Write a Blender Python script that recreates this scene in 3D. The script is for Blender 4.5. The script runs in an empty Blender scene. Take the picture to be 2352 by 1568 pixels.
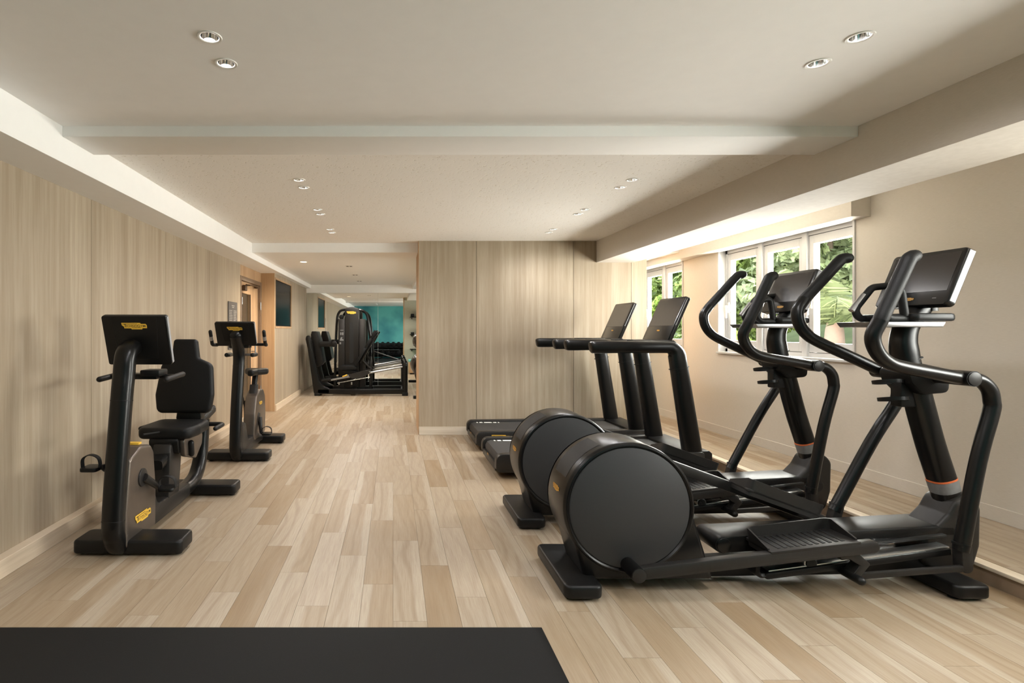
import bpy, bmesh, math, random
from mathutils import Vector, Matrix
import numpy as np
random.seed(7)
SC = bpy.context.scene
COL = SC.collection
PI = math.pi

# ------------------------------------------------------------------ camera
cd = bpy.data.cameras.new('camera')
cd.sensor_fit = 'HORIZONTAL'; cd.sensor_width = 36.0
cd.lens = 1225.0 / 2352.0 * 36.0
cd.shift_x = (1176 - 903) / 2352.0
cd.shift_y = (758 - 784) / 2352.0
cd.clip_start = 0.05; cd.clip_end = 200
cam = bpy.data.objects.new('camera', cd)
cam.location = (0, 0, 1.3); cam.rotation_euler = (PI / 2, 0, 0)
COL.objects.link(cam); SC.camera = cam

# ------------------------------------------------------------------ world, sun, exposure
W = bpy.data.worlds.new('world'); SC.world = W; W.use_nodes = True
wn = W.node_tree; wn.nodes.clear()
wo = wn.nodes.new('ShaderNodeOutputWorld'); wb = wn.nodes.new('ShaderNodeBackground')
wb.inputs['Color'].default_value = (0.86, 0.94, 1.0, 1); wb.inputs['Strength'].default_value = SKY_STRENGTH = 4.0
wn.links.new(wb.outputs[0], wo.inputs[0])
sl = bpy.data.lights.new('sun', 'SUN'); sl.energy = 7.5; sl.angle = math.radians(8); sl.color = (1.0, 0.95, 0.88)
sun = bpy.data.objects.new('sun', sl); COL.objects.link(sun)
sun.rotation_euler = Vector((-0.52, 0.12, -0.845)).to_track_quat('-Z', 'Y').to_euler()
sun.location = (12, -4, 8)
FILL_W = 660.0
for (ya, yb, k) in ((0.35, 2.20, .62), (4.38, 6.23, .86), (6.98, 8.83, .66)):          # area lamps added outside each opening, standing in for daylight
    al = bpy.data.lights.new('window_daylight', 'AREA'); al.shape = 'RECTANGLE'; al.size = 2.1; al.size_y = yb - ya + .5; al.energy = FILL_W * k; al.color = (1.0, 0.945, 0.905)
    ao = bpy.data.objects.new('window_daylight', al); COL.objects.link(ao)
    ao.matrix_world = Matrix(((0, 0, 1, 4.78), (0, 1, 0, (ya + yb) / 2), (-1, 0, 0, 1.46), (0, 0, 0, 1)))
LAMP_W = 17.0
SC.view_settings.view_transform = 'Standard'; SC.view_settings.look = 'None'
SC.view_settings.exposure = 0.6; SC.view_settings.gamma = 1.0
SC.view_settings.use_curve_mapping = False
SC.cycles.use_denoising = True
SC.cycles.max_bounces = 14; SC.cycles.diffuse_bounces = 10; SC.cycles.glossy_bounces = 5
SC.cycles.transparent_max_bounces = 16
SC.cycles.sample_clamp_indirect = 8.0

# ------------------------------------------------------------------ materials
def lin(c):
    c = c / 255.0
    return c / 12.92 if c <= 0.04045 else ((c + 0.055) / 1.055) ** 2.4
def rgb(r, g, b): return (lin(r), lin(g), lin(b), 1.0)
MATS = {}
def nmat(name):
    m = bpy.data.materials.new(name); m.use_nodes = True
    nt = m.node_tree; nt.nodes.clear()
    out = nt.nodes.new('ShaderNodeOutputMaterial'); b = nt.nodes.new('ShaderNodeBsdfPrincipled')
    nt.links.new(b.outputs[0], out.inputs[0]); MATS[name] = m
    return m, nt, b
def N(nt, kind, **kw):
    n = nt.nodes.new(kind)
    for k, v in kw.items():
        if k.startswith('i_'):
            n.inputs[k[2:].replace('_', ' ')].default_value = v
        else: setattr(n, k, v)
    return n
def L(nt, a, b): nt.links.new(a, b)
def mathn(nt, op, a, b=None, c=None):
    n = nt.nodes.new('ShaderNodeMath'); n.operation = op
    for i, v in enumerate((a, b, c)):
        if v is None: continue
        if isinstance(v, (int, float)): n.inputs[i].default_value = v
        else: nt.links.new(v, n.inputs[i])
    return n.outputs[0]
def mixc(nt, f, a, b, mode='MIX'):
    n = nt.nodes.new('ShaderNodeMix'); n.data_type = 'RGBA'; n.blend_type = mode
    ins = [n.inputs[0], n.inputs[6], n.inputs[7]]
    for s, v in zip(ins, (f, a, b)):
        if isinstance(v, (int, float)): s.default_value = v
        elif isinstance(v, tuple): s.default_value = v
        else: nt.links.new(v, s)
    return n.outputs[2]
def mat(name, col, rough=0.5, metal=0.0, var=0.06, scale=40.0, bump=0.0, coat=0.0, spec=0.5, emit=0.0):
    m, nt, b = nmat(name)
    tc = N(nt, 'ShaderNodeTexCoord'); nz = N(nt, 'ShaderNodeTexNoise'); nz.inputs['Scale'].default_value = scale
    nz.inputs['Detail'].default_value = 3
    L(nt, tc.outputs['Object'], nz.inputs['Vector'])
    f = nz.outputs['Fac']
    c2 = tuple(min(1, x * (1 + 3 * var)) for x in col[:3]) + (1,); c1 = tuple(x * (1 - 3 * var) for x in col[:3]) + (1,)
    L(nt, mixc(nt, f, c1, c2), b.inputs['Base Color'])
    r = mathn(nt, 'MULTIPLY_ADD', f, 0.05, rough - 0.025)
    L(nt, r, b.inputs['Roughness'])
    b.inputs['Metallic'].default_value = metal; b.inputs['Coat Weight'].default_value = coat
    b.inputs['Specular IOR Level'].default_value = spec
    if emit: b.inputs['Emission Color'].default_value = col; b.inputs['Emission Strength'].default_value = emit
    if bump:
        bp = N(nt, 'ShaderNodeBump'); bp.inputs['Strength'].default_value = bump; bp.inputs['Distance'].default_value = 0.002
        L(nt, f, bp.inputs['Height']); L(nt, bp.outputs[0], b.inputs['Normal'])
    return m

mat('black_plastic', (0.0065, 0.0062, 0.006, 1), 0.4, bump=0.1, scale=300, spec=0.27)
mat('black_paint', (0.0045, 0.0043, 0.0042, 1), 0.3, scale=60, spec=0.34)
mat('black_rubber', (0.008, 0.008, 0.008, 1), 0.6, bump=0.3, scale=260, spec=0.25)
mat('black_grip', (0.006, 0.006, 0.006, 1), 0.5, bump=0.4, scale=420, spec=0.32)
mat('black_leather', (0.005, 0.005, 0.005, 1), 0.5, bump=0.3, scale=180, spec=0.25)
mat('deep_black', (0.004, 0.004, 0.004, 1), 0.6)
mat('gunmetal', (0.022, 0.020, 0.0185, 1), 0.4, metal=0.25, scale=80, spec=0.4)
mat('bronze_shell', (0.15, 0.125, 0.105, 1), 0.36, metal=0.75, scale=30, var=0.03)
mat('disc_grey', (0.032, 0.032, 0.033, 1), 0.5, bump=0.2, scale=500, spec=0.35)
mat('belt', (0.035, 0.033, 0.032, 1), 0.72, bump=0.8, scale=700, var=0.12)
mat('screen', (0.04, 0.036, 0.033, 1), 0.2, var=0.0, coat=0.3)
mat('bezel', (0.008, 0.0075, 0.0075, 1), 0.2, var=0.0)
mat('silver', (0.42, 0.42, 0.43, 1), 0.32, metal=1.0, var=0.02)
mat('alu_strip', (0.78, 0.79, 0.8, 1), 0.3, metal=1.0, var=0.02)
mat('satin_edge', rgb(150, 150, 153), 0.45, var=0.02)
mat('chrome', (0.86, 0.87, 0.87, 1), 0.1, metal=1.0, var=0.0)
mat('yellow', rgb(226, 180, 62), 0.5, var=0.02)
mat('gold', rgb(200, 146, 48), 0.5, var=0.02)
mat('ink', (0.012, 0.01, 0.009, 1), 0.5)
mat('white_mark', rgb(235, 235, 232), 0.6)
mat('warn_orange', rgb(215, 110, 60), 0.6)
mat('warn_grey', rgb(118, 118, 118), 0.6)
mat('white_trim', rgb(228, 225, 219), 0.5, var=0.01)
mat('window_white', rgb(200, 199, 199), 0.42, var=0.01)
mat('gasket', (0.03, 0.03, 0.03, 1), 0.6)
mat('paint_ceiling', rgb(240, 238, 236), 0.75, var=0.008, scale=14, bump=0.05)
mat('paint_white', rgb(243, 242, 240), 0.7, var=0.006, scale=14)
mat('taupe', rgb(150, 128, 106), 0.6, var=0.03)
mat('sage', rgb(176, 176, 160), 0.8, var=0.02)
mat('brass_dark', rgb(92, 74, 58), 0.4, metal=0.6)
mat('sign_plate', rgb(84, 78, 74), 0.5)
mat('sign_text', rgb(170, 165, 158), 0.6)
mat('tv_glass', (0.005, 0.006, 0.008, 1), 0.2, var=0.0, spec=0.04)
mat('door_bronze', rgb(126, 106, 88), 0.4, metal=0.2)
mat('ball_bronze', rgb(58, 50, 44), 0.2, coat=0.4, var=0.03)
mat('teal_pad', rgb(120, 190, 185), 0.6)
mat('mirror_glass', (0.86, 0.89, 0.88, 1), 0.0, metal=1.0, var=0.0)
MATS['mirror_glass'].node_tree.nodes['Principled BSDF'].inputs['Roughness'].default_value = 0.0
for l_ in list(MATS['mirror_glass'].node_tree.links):
    if l_.to_socket.name == 'Roughness': MATS['mirror_glass'].node_tree.links.remove(l_)
mat('lamp_glow', (1.0, 0.86, 0.62, 1), 0.5, emit=7.0, var=0.0)
mat('bark', rgb(128, 108, 90), 0.9, bump=0.6, scale=20, var=0.12)
mat('palm_trunk', rgb(126, 104, 94), 0.8, bump=0.4, scale=14, var=0.06)
mat('paving', rgb(205, 200, 190), 0.9, var=0.04, scale=6)
mat('soil', rgb(84, 92, 58), 0.95, var=0.12, scale=3)

def glass_mat():
    m = bpy.data.materials.new('pane_glass'); m.use_nodes = True; nt = m.node_tree; nt.nodes.clear()
    out = N(nt, 'ShaderNodeOutputMaterial'); mx = N(nt, 'ShaderNodeMixShader'); tr = N(nt, 'ShaderNodeBsdfTransparent')
    gl = N(nt, 'ShaderNodeBsdfGlossy'); gl.inputs['Roughness'].default_value = 0.02
    tr.inputs['Color'].default_value = (0.95, 0.97, 0.96, 1)
    lw = N(nt, 'ShaderNodeLayerWeight'); lw.inputs['Blend'].default_value = 0.5
    L(nt, mathn(nt, 'MULTIPLY_ADD', mathn(nt, 'POWER', lw.outputs['Facing'], 5.0), 0.6, 0.03), mx.inputs[0]); L(nt, tr.outputs[0], mx.inputs[1]); L(nt, gl.outputs[0], mx.inputs[2]); L(nt, mx.outputs[0], out.inputs[0])
    MATS['pane_glass'] = m
glass_mat()
MATS['door_glass'] = MATS['pane_glass'].copy(); MATS['door_glass'].name = 'door_glass'
def clear_pane():
    nt = MATS['pane_glass'].node_tree; out = next(n for n in nt.nodes if n.type == 'OUTPUT_MATERIAL'); tr = next(n for n in nt.nodes if n.type == 'BSDF_TRANSPARENT')
    tc = N(nt, 'ShaderNodeTexCoord'); nz = N(nt, 'ShaderNodeTexNoise'); nz.inputs['Scale'].default_value = 2.0; L(nt, tc.outputs['Object'], nz.inputs['Vector'])
    L(nt, mixc(nt, nz.outputs['Fac'], (0.92, 0.95, 0.93, 1), (0.96, 0.98, 0.97, 1)), tr.inputs['Color']); L(nt, tr.outputs[0], out.inputs[0])
clear_pane()

def leaf_mat(name, c1, c2):
    m = bpy.data.materials.new(name); m.use_nodes = True; nt = m.node_tree; nt.nodes.clear()
    out = N(nt, 'ShaderNodeOutputMaterial'); mx = N(nt, 'ShaderNodeMixShader'); d = N(nt, 'ShaderNodeBsdfPrincipled'); t = N(nt, 'ShaderNodeBsdfTranslucent')
    tc = N(nt, 'ShaderNodeTexCoord'); nz = N(nt, 'ShaderNodeTexNoise'); nz.inputs['Scale'].default_value = 2.3; nz.inputs['Detail'].default_value = 6
    L(nt, tc.outputs['Object'], nz.inputs['Vector'])
    cr = N(nt, 'ShaderNodeMapRange'); cr.inputs[1].default_value = 0.3; cr.inputs[2].default_value = 0.7
    L(nt, nz.outputs['Fac'], cr.inputs[0])
    ge = N(nt, 'ShaderNodeNewGeometry')
    fac = mathn(nt, 'ADD', mathn(nt, 'MULTIPLY', cr.outputs[0], 0.35), mathn(nt, 'MULTIPLY', mathn(nt, 'POWER', ge.outputs['Random Per Island'], 1.6), 0.75))
    c = mixc(nt, fac, tuple(v * .5 for v in c1[:3]) + (1,), tuple(v * 1.45 for v in c2[:3]) + (1,))
    L(nt, c, d.inputs['Base Color']); L(nt, c, t.inputs['Color']); d.inputs['Roughness'].default_value = 0.55
    mx.inputs[0].default_value = 0.35
    L(nt, d.outputs[0], mx.inputs[1]); L(nt, t.outputs[0], mx.inputs[2]); L(nt, mx.outputs[0], out.inputs[0])
    MATS[name] = m
leaf_mat('leaf_mid', rgb(96, 116, 62), rgb(158, 172, 98))
leaf_mat('leaf_pale', rgb(122, 134, 92), rgb(180, 188, 142))
leaf_mat('leaf_bright', rgb(108, 134, 56), rgb(172, 188, 98))
leaf_mat('leaf_palm', rgb(92, 104, 68), rgb(130, 138, 100))

PW, PLN = 0.152, 0.914
def frgb(r, g, b): return rgb(r * .735, g * .725, b * .715)
def floor_mat():
    m, nt, b = nmat('wood_floor')
    g = N(nt, 'ShaderNodeNewGeometry'); sp = N(nt, 'ShaderNodeSeparateXYZ'); L(nt, g.outputs['Position'], sp.inputs[0])
    x, y = sp.outputs[0], sp.outputs[1]
    xs = mathn(nt, 'DIVIDE', x, PW); col = mathn(nt, 'FLOOR', xs); fx = mathn(nt, 'FRACT', xs)
    off = mathn(nt, 'FRACT', mathn(nt, 'MULTIPLY', mathn(nt, 'ADD', col, 200.0), 0.381966))
    ys = mathn(nt, 'ADD', mathn(nt, 'DIVIDE', y, PLN), off); row = mathn(nt, 'FLOOR', ys)
    cv = N(nt, 'ShaderNodeCombineXYZ'); L(nt, col, cv.inputs[0]); L(nt, row, cv.inputs[1])
    wn_ = N(nt, 'ShaderNodeTexWhiteNoise'); wn_.noise_dimensions = '2D'; L(nt, cv.outputs[0], wn_.inputs['Vector'])
    rs = N(nt, 'ShaderNodeSeparateColor'); L(nt, wn_.outputs['Color'], rs.inputs[0])
    r1, r2, r3 = rs.outputs
    def grain(sx, sy, k, **kw):
        c = N(nt, 'ShaderNodeCombineXYZ')
        L(nt, mathn(nt, 'MULTIPLY_ADD', x, sx, mathn(nt, 'MULTIPLY', r1, 37.0 * k)), c.inputs[0])
        L(nt, mathn(nt, 'MULTIPLY_ADD', y, sy, mathn(nt, 'MULTIPLY', r2, 23.0 * k)), c.inputs[1])
        return c.outputs[0]
    fine = N(nt, 'ShaderNodeTexNoise'); fine.inputs['Scale'].default_value = 1; fine.inputs['Detail'].default_value = 4; fine.inputs['Roughness'].default_value = 0.7
    L(nt, grain(190, 5, 3), fine.inputs['Vector'])
    broad = N(nt, 'ShaderNodeTexNoise'); broad.inputs['Scale'].default_value = 1; broad.inputs['Detail'].default_value = 2
    L(nt, grain(14, 1.1, 1), broad.inputs['Vector'])
    wv = N(nt, 'ShaderNodeTexWave'); wv.wave_type = 'BANDS'; wv.bands_direction = 'X'; wv.inputs['Scale'].default_value = 1.0
    wv.inputs['Distortion'].default_value = 13.0; wv.inputs['Detail'].default_value = 1.5; wv.inputs['Detail Scale'].default_value = 0.55
    L(nt, grain(4.6, 1.9, 2), wv.inputs['Vector'])
    ramp = N(nt, 'ShaderNodeValToRGB')
    e = ramp.color_ramp.elements; e[0].position = 0.0; e[0].color = frgb(194, 167, 132); e[1].position = 1.0; e[1].color = frgb(232, 216, 194)
    for p, c in ((0.15, frgb(207, 183, 151)), (0.5, frgb(217, 197, 169)), (0.8, frgb(224, 207, 183))):
        k = ramp.color_ramp.elements.new(p); k.color = c
    L(nt, r3, ramp.inputs[0])
    # heart/sap wood streak across the plank width
    side = mathn(nt, 'ABSOLUTE', mathn(nt, 'SUBTRACT', fx, mathn(nt, 'GREATER_THAN', r1, 0.5)))
    sap = N(nt, 'ShaderNodeMapRange'); sap.interpolation_type = 'SMOOTHSTEP'; sap.inputs[1].default_value = 0.66; sap.inputs[2].default_value = 0.80
    L(nt, mathn(nt, 'MULTIPLY_ADD', broad.outputs['Fac'], 0.3, mathn(nt, 'SUBTRACT', side, 0.13)), sap.inputs[0])
    sapf = mathn(nt, 'MULTIPLY', sap.outputs[0], mathn(nt, 'GREATER_THAN', r2, 0.45))
    c = ramp.outputs[0]
    bl = N(nt, 'ShaderNodeMapRange'); bl.inputs[1].default_value = 0.35; bl.inputs[2].default_value = 0.7; L(nt, broad.outputs['Fac'], bl.inputs[0])
    c = mixc(nt, mathn(nt, 'MULTIPLY', bl.outputs[0], 0.4), c, frgb(233, 216, 190))
    wl = N(nt, 'ShaderNodeMapRange'); wl.inputs[1].default_value = 0.55; wl.inputs[2].default_value = 1.0; L(nt, wv.outputs['Fac'], wl.inputs[0])
    c = mixc(nt, mathn(nt, 'MULTIPLY', wl.outputs[0], mathn(nt, 'MULTIPLY_ADD', r2, 0.30, 0.06)), c, frgb(160, 130, 98))
    c = mixc(nt, mathn(nt, 'MULTIPLY', sapf, 0.8), c, frgb(238, 224, 202))
    fl = N(nt, 'ShaderNodeMapRange'); fl.inputs[1].default_value = 0.42; fl.inputs[2].default_value = 0.75; L(nt, fine.outputs['Fac'], fl.inputs[0])
    c = mixc(nt, mathn(nt, 'MULTIPLY', fl.outputs[0], 0.45), c, frgb(172, 142, 110))
    L(nt, c, b.inputs['Base Color'])
    L(nt, mathn(nt, 'MULTIPLY_ADD', fine.outputs['Fac'], 0.2, 0.36), b.inputs['Roughness'])
    b.inputs['Specular IOR Level'].default_value = 0.4
    bp = N(nt, 'ShaderNodeBump'); bp.inputs['Strength'].default_value = 0.12; bp.inputs['Distance'].default_value = 0.001
    L(nt, fine.outputs['Fac'], bp.inputs['Height']); L(nt, bp.outputs[0], b.inputs['Normal'])
floor_mat()

def lam_mat(name, hor, ver, c_lo, c_hi, c_dk):
    """wood laminate; hor = world axis across the grain"""
    m, nt, b = nmat(name)
    g = N(nt, 'ShaderNodeNewGeometry'); sp = N(nt, 'ShaderNodeSeparateXYZ'); L(nt, g.outputs['Position'], sp.inputs[0])
    u = sp.outputs['XYZ'.index(hor)]; v = sp.outputs['XYZ'.index(ver)]
    oi = N(nt, 'ShaderNodeObjectInfo'); r = oi.outputs['Random']
    def g2(su, sv, k):
        c = N(nt, 'ShaderNodeCombineXYZ')
        L(nt, mathn(nt, 'MULTIPLY_ADD', u, su, mathn(nt, 'MULTIPLY', r, 31.0 * k)), c.inputs[0])
        L(nt, mathn(nt, 'MULTIPLY_ADD', v, sv, mathn(nt, 'MULTIPLY', r, 17.0 * k)), c.inputs[1])
        return c.outputs[0]
    a = N(nt, 'ShaderNodeTexNoise'); a.inputs['Scale'].default_value = 1; a.inputs['Detail'].default_value = 5; a.inputs['Roughness'].default_value = 0.62; L(nt, g2(26, 0.6, 1), a.inputs['Vector'])
    f = N(nt, 'ShaderNodeTexNoise'); f.inputs['Scale'].default_value = 1; f.inputs['Detail'].default_value = 4; L(nt, g2(170, 4, 2), f.inputs['Vector'])
    br = N(nt, 'ShaderNodeTexNoise'); br.inputs['Scale'].default_value = 1; br.inputs['Detail'].default_value = 1; L(nt, g2(5, 0.25, 3), br.inputs['Vector'])
    q = N(nt, 'ShaderNodeMapRange'); q.inputs[1].default_value = 0.3; q.inputs[2].default_value = 0.7; L(nt, a.outputs['Fac'], q.inputs[0])
    c = mixc(nt, q.outputs[0], c_lo, c_hi)
    q2 = N(nt, 'ShaderNodeMapRange'); q2.inputs[1].default_value = 0.48; q2.inputs[2].default_value = 0.8; L(nt, f.outputs['Fac'], q2.inputs[0])
    c = mixc(nt, mathn(nt, 'MULTIPLY', q2.outputs[0], 0.38), c, c_dk)
    q3 = N(nt, 'ShaderNodeMapRange'); q3.inputs[1].default_value = 0.35; q3.inputs[2].default_value = 0.65; L(nt, br.outputs['Fac'], q3.inputs[0])
    c = mixc(nt, mathn(nt, 'MULTIPLY', q3.outputs[0], 0.35), c, c_dk)
    L(nt, c, b.inputs['Base Color']); b.inputs['Roughness'].default_value = 0.5; b.inputs['Specular IOR Level'].default_value = 0.3
    bp = N(nt, 'ShaderNodeBump'); bp.inputs['Strength'].default_value = 0.08; bp.inputs['Distance'].default_value = 0.001
    L(nt, f.outputs['Fac'], bp.inputs['Height']); L(nt, bp.outputs[0], b.inputs['Normal'])
LAM = (rgb(157, 142, 121), rgb(184, 170, 150), rgb(130, 111, 89))
lam_mat('laminate_y', 'Y', 'Z', *LAM)
lam_mat('laminate_x', 'X', 'Z', *LAM)
lam_mat('laminate_base', 'Z', 'Y', rgb(196, 178, 154), rgb(222, 206, 184), rgb(176, 154, 128))
lam_mat('laminate_base_x', 'Z', 'X', rgb(200, 188, 170), rgb(222, 212, 196), rgb(186, 170, 150))
lam_mat('oak_y', 'Y', 'Z', rgb(178, 146, 112), rgb(200, 170, 136), rgb(150, 116, 84))
lam_mat('oak_x', 'X', 'Z', rgb(186, 154, 118), rgb(206, 176, 142), rgb(160, 126, 92))
lam_mat('nosing', 'X', 'Y', rgb(214, 200, 180), rgb(232, 220, 202), rgb(190, 172, 148))

def wallpaper():
    m, nt, b = nmat('wallpaper')
    g = N(nt, 'ShaderNodeNewGeometry'); mp = N(nt, 'ShaderNodeMapping'); mp.inputs['Scale'].default_value = (30, 30, 420)
    L(nt, g.outputs['Position'], mp.inputs[0]); nz = N(nt, 'ShaderNodeTexNoise'); nz.inputs['Scale'].default_value = 1; nz.inputs['Detail'].default_value = 3
    L(nt, mp.outputs[0], nz.inputs['Vector'])
    L(nt, mixc(nt, nz.outputs['Fac'], rgb(196, 188, 177), rgb(214, 207, 197)), b.inputs['Base Color']); b.inputs['Roughness'].default_value = 0.8
    bp = N(nt, 'ShaderNodeBump'); bp.inputs['Strength'].default_value = 0.25; bp.inputs['Distance'].default_value = 0.001
    L(nt, nz.outputs['Fac'], bp.inputs['Height']); L(nt, bp.outputs[0], b.inputs['Normal'])
wallpaper()
def acoustic():
    m, nt, b = nmat('acoustic_tile')
    g = N(nt, 'ShaderNodeNewGeometry'); vo = N(nt, 'ShaderNodeTexNoise'); vo.inputs['Scale'].default_value = 55; vo.inputs['Detail'].default_value = 2
    L(nt, g.outputs['Position'], vo.inputs['Vector'])
    q = N(nt, 'ShaderNodeMapRange'); q.inputs[1].default_value = 0.62; q.inputs[2].default_value = 0.70; L(nt, vo.outputs['Fac'], q.inputs[0])
    L(nt, mixc(nt, mathn(nt, 'MULTIPLY', q.outputs[0], 0.45), rgb(241, 237, 231), rgb(196, 184, 164)), b.inputs['Base Color']); b.inputs['Roughness'].default_value = 0.9
    bp = N(nt, 'ShaderNodeBump'); bp.inputs['Strength'].default_value = 0.5; bp.inputs['Distance'].default_value = 0.003; bp.invert = True
    L(nt, q.outputs[0], bp.inputs['Height']); L(nt, bp.outputs[0], b.inputs['Normal'])
acoustic()
def rubber_mat():
    m, nt, b = nmat('gym_mat')
    g = N(nt, 'ShaderNodeNewGeometry'); a = N(nt, 'ShaderNodeTexNoise'); a.inputs['Scale'].default_value = 260; a.inputs['Detail'].default_value = 2
    L(nt, g.outputs['Position'], a.inputs['Vector'])
    q = N(nt, 'ShaderNodeMapRange'); q.inputs[1].default_value = 0.68; q.inputs[2].default_value = 0.78; L(nt, a.outputs['Fac'], q.inputs[0])
    L(nt, mixc(nt, mathn(nt, 'MULTIPLY', q.outputs[0], 0.25), (0.006, 0.0058, 0.0055, 1), (0.09, 0.085, 0.08, 1)), b.inputs['Base Color'])
    b.inputs['Roughness'].default_value = 0.75; b.inputs['Specular IOR Level'].default_value = 0.25
    bp = N(nt, 'ShaderNodeBump'); bp.inputs['Strength'].default_value = 0.3; bp.inputs['Distance'].default_value = 0.001
    L(nt, a.outputs['Fac'], bp.inputs['Height']); L(nt, bp.outputs[0], b.inputs['Normal'])
rubber_mat()
def teal_wall():
    m, nt, b = nmat('teal_wallcover')
    g = N(nt, 'ShaderNodeNewGeometry'); a = N(nt, 'ShaderNodeTexNoise'); a.inputs['Scale'].default_value = 0.9; a.inputs['Detail'].default_value = 3
    L(nt, g.outputs['Position'], a.inputs['Vector'])
    q = N(nt, 'ShaderNodeMapRange'); q.inputs[1].default_value = 0.35; q.inputs[2].default_value = 0.65; L(nt, a.outputs['Fac'], q.inputs[0])
    L(nt, mixc(nt, q.outputs[0], rgb(38, 122, 134), rgb(92, 180, 178)), b.inputs['Base Color']); b.inputs['Roughness'].default_value = 0.6
teal_wall()

# ------------------------------------------------------------------ mesh helpers
def V(*a): return Vector(a)
def catmull(pts, n=6):
    pts = [Vector(p) for p in pts]; P = [2 * pts[0] - pts[1]] + pts + [2 * pts[-1] - pts[-2]]; out = []
    for i in range(1, len(P) - 2):
        p0, p1, p2, p3 = P[i - 1], P[i], P[i + 1], P[i + 2]
        for k in range(n):
            t = k / n
            out.append(0.5 * ((2 * p1) + (p2 - p0) * t + (2 * p0 - 5 * p1 + 4 * p2 - p3) * t * t + (3 * p1 - p0 - 3 * p2 + p3) * t ** 3))
    out.append(pts[-1]); return out
def fillet(pts, r, n=6, closed=False):
    """round the corners of a polyline (2D or 3D)"""
    pts = [Vector(p) for p in pts]; out = []; m = len(pts)
    for i, p in enumerate(pts):
        ri = r[i] if isinstance(r, (list, tuple)) else r
        if (not closed and i in (0, m - 1)) or ri <= 0: out.append(p); continue
        a = pts[i - 1] - p; b = pts[(i + 1) % m] - p
        la, lb = a.length, b.length; a.normalize(); b.normalize()
        ang = a.angle(b)
        if ang > PI - 0.02: out.append(p); continue
        d = min(ri / math.tan(ang / 2), 0.49 * la, 0.49 * lb); rr = d * math.tan(ang / 2)
        c = p + (a + b).normalized() * (rr / math.sin(ang / 2))
        s = p + a * d - c; e = p + b * d - c; th = s.angle(e)
        for k in range(n + 1):
            t = k / n
            out.append(c + (s * math.sin((1 - t) * th) + e * math.sin(t * th)) / math.sin(th))
    return out
def arc(cx, cz, r, a0, a1, n=24):
    return [(cx + r * math.cos(math.radians(a0 + (a1 - a0) * k / n)), cz + r * math.sin(math.radians(a0 + (a1 - a0) * k / n))) for k in range(n + 1)]
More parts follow.
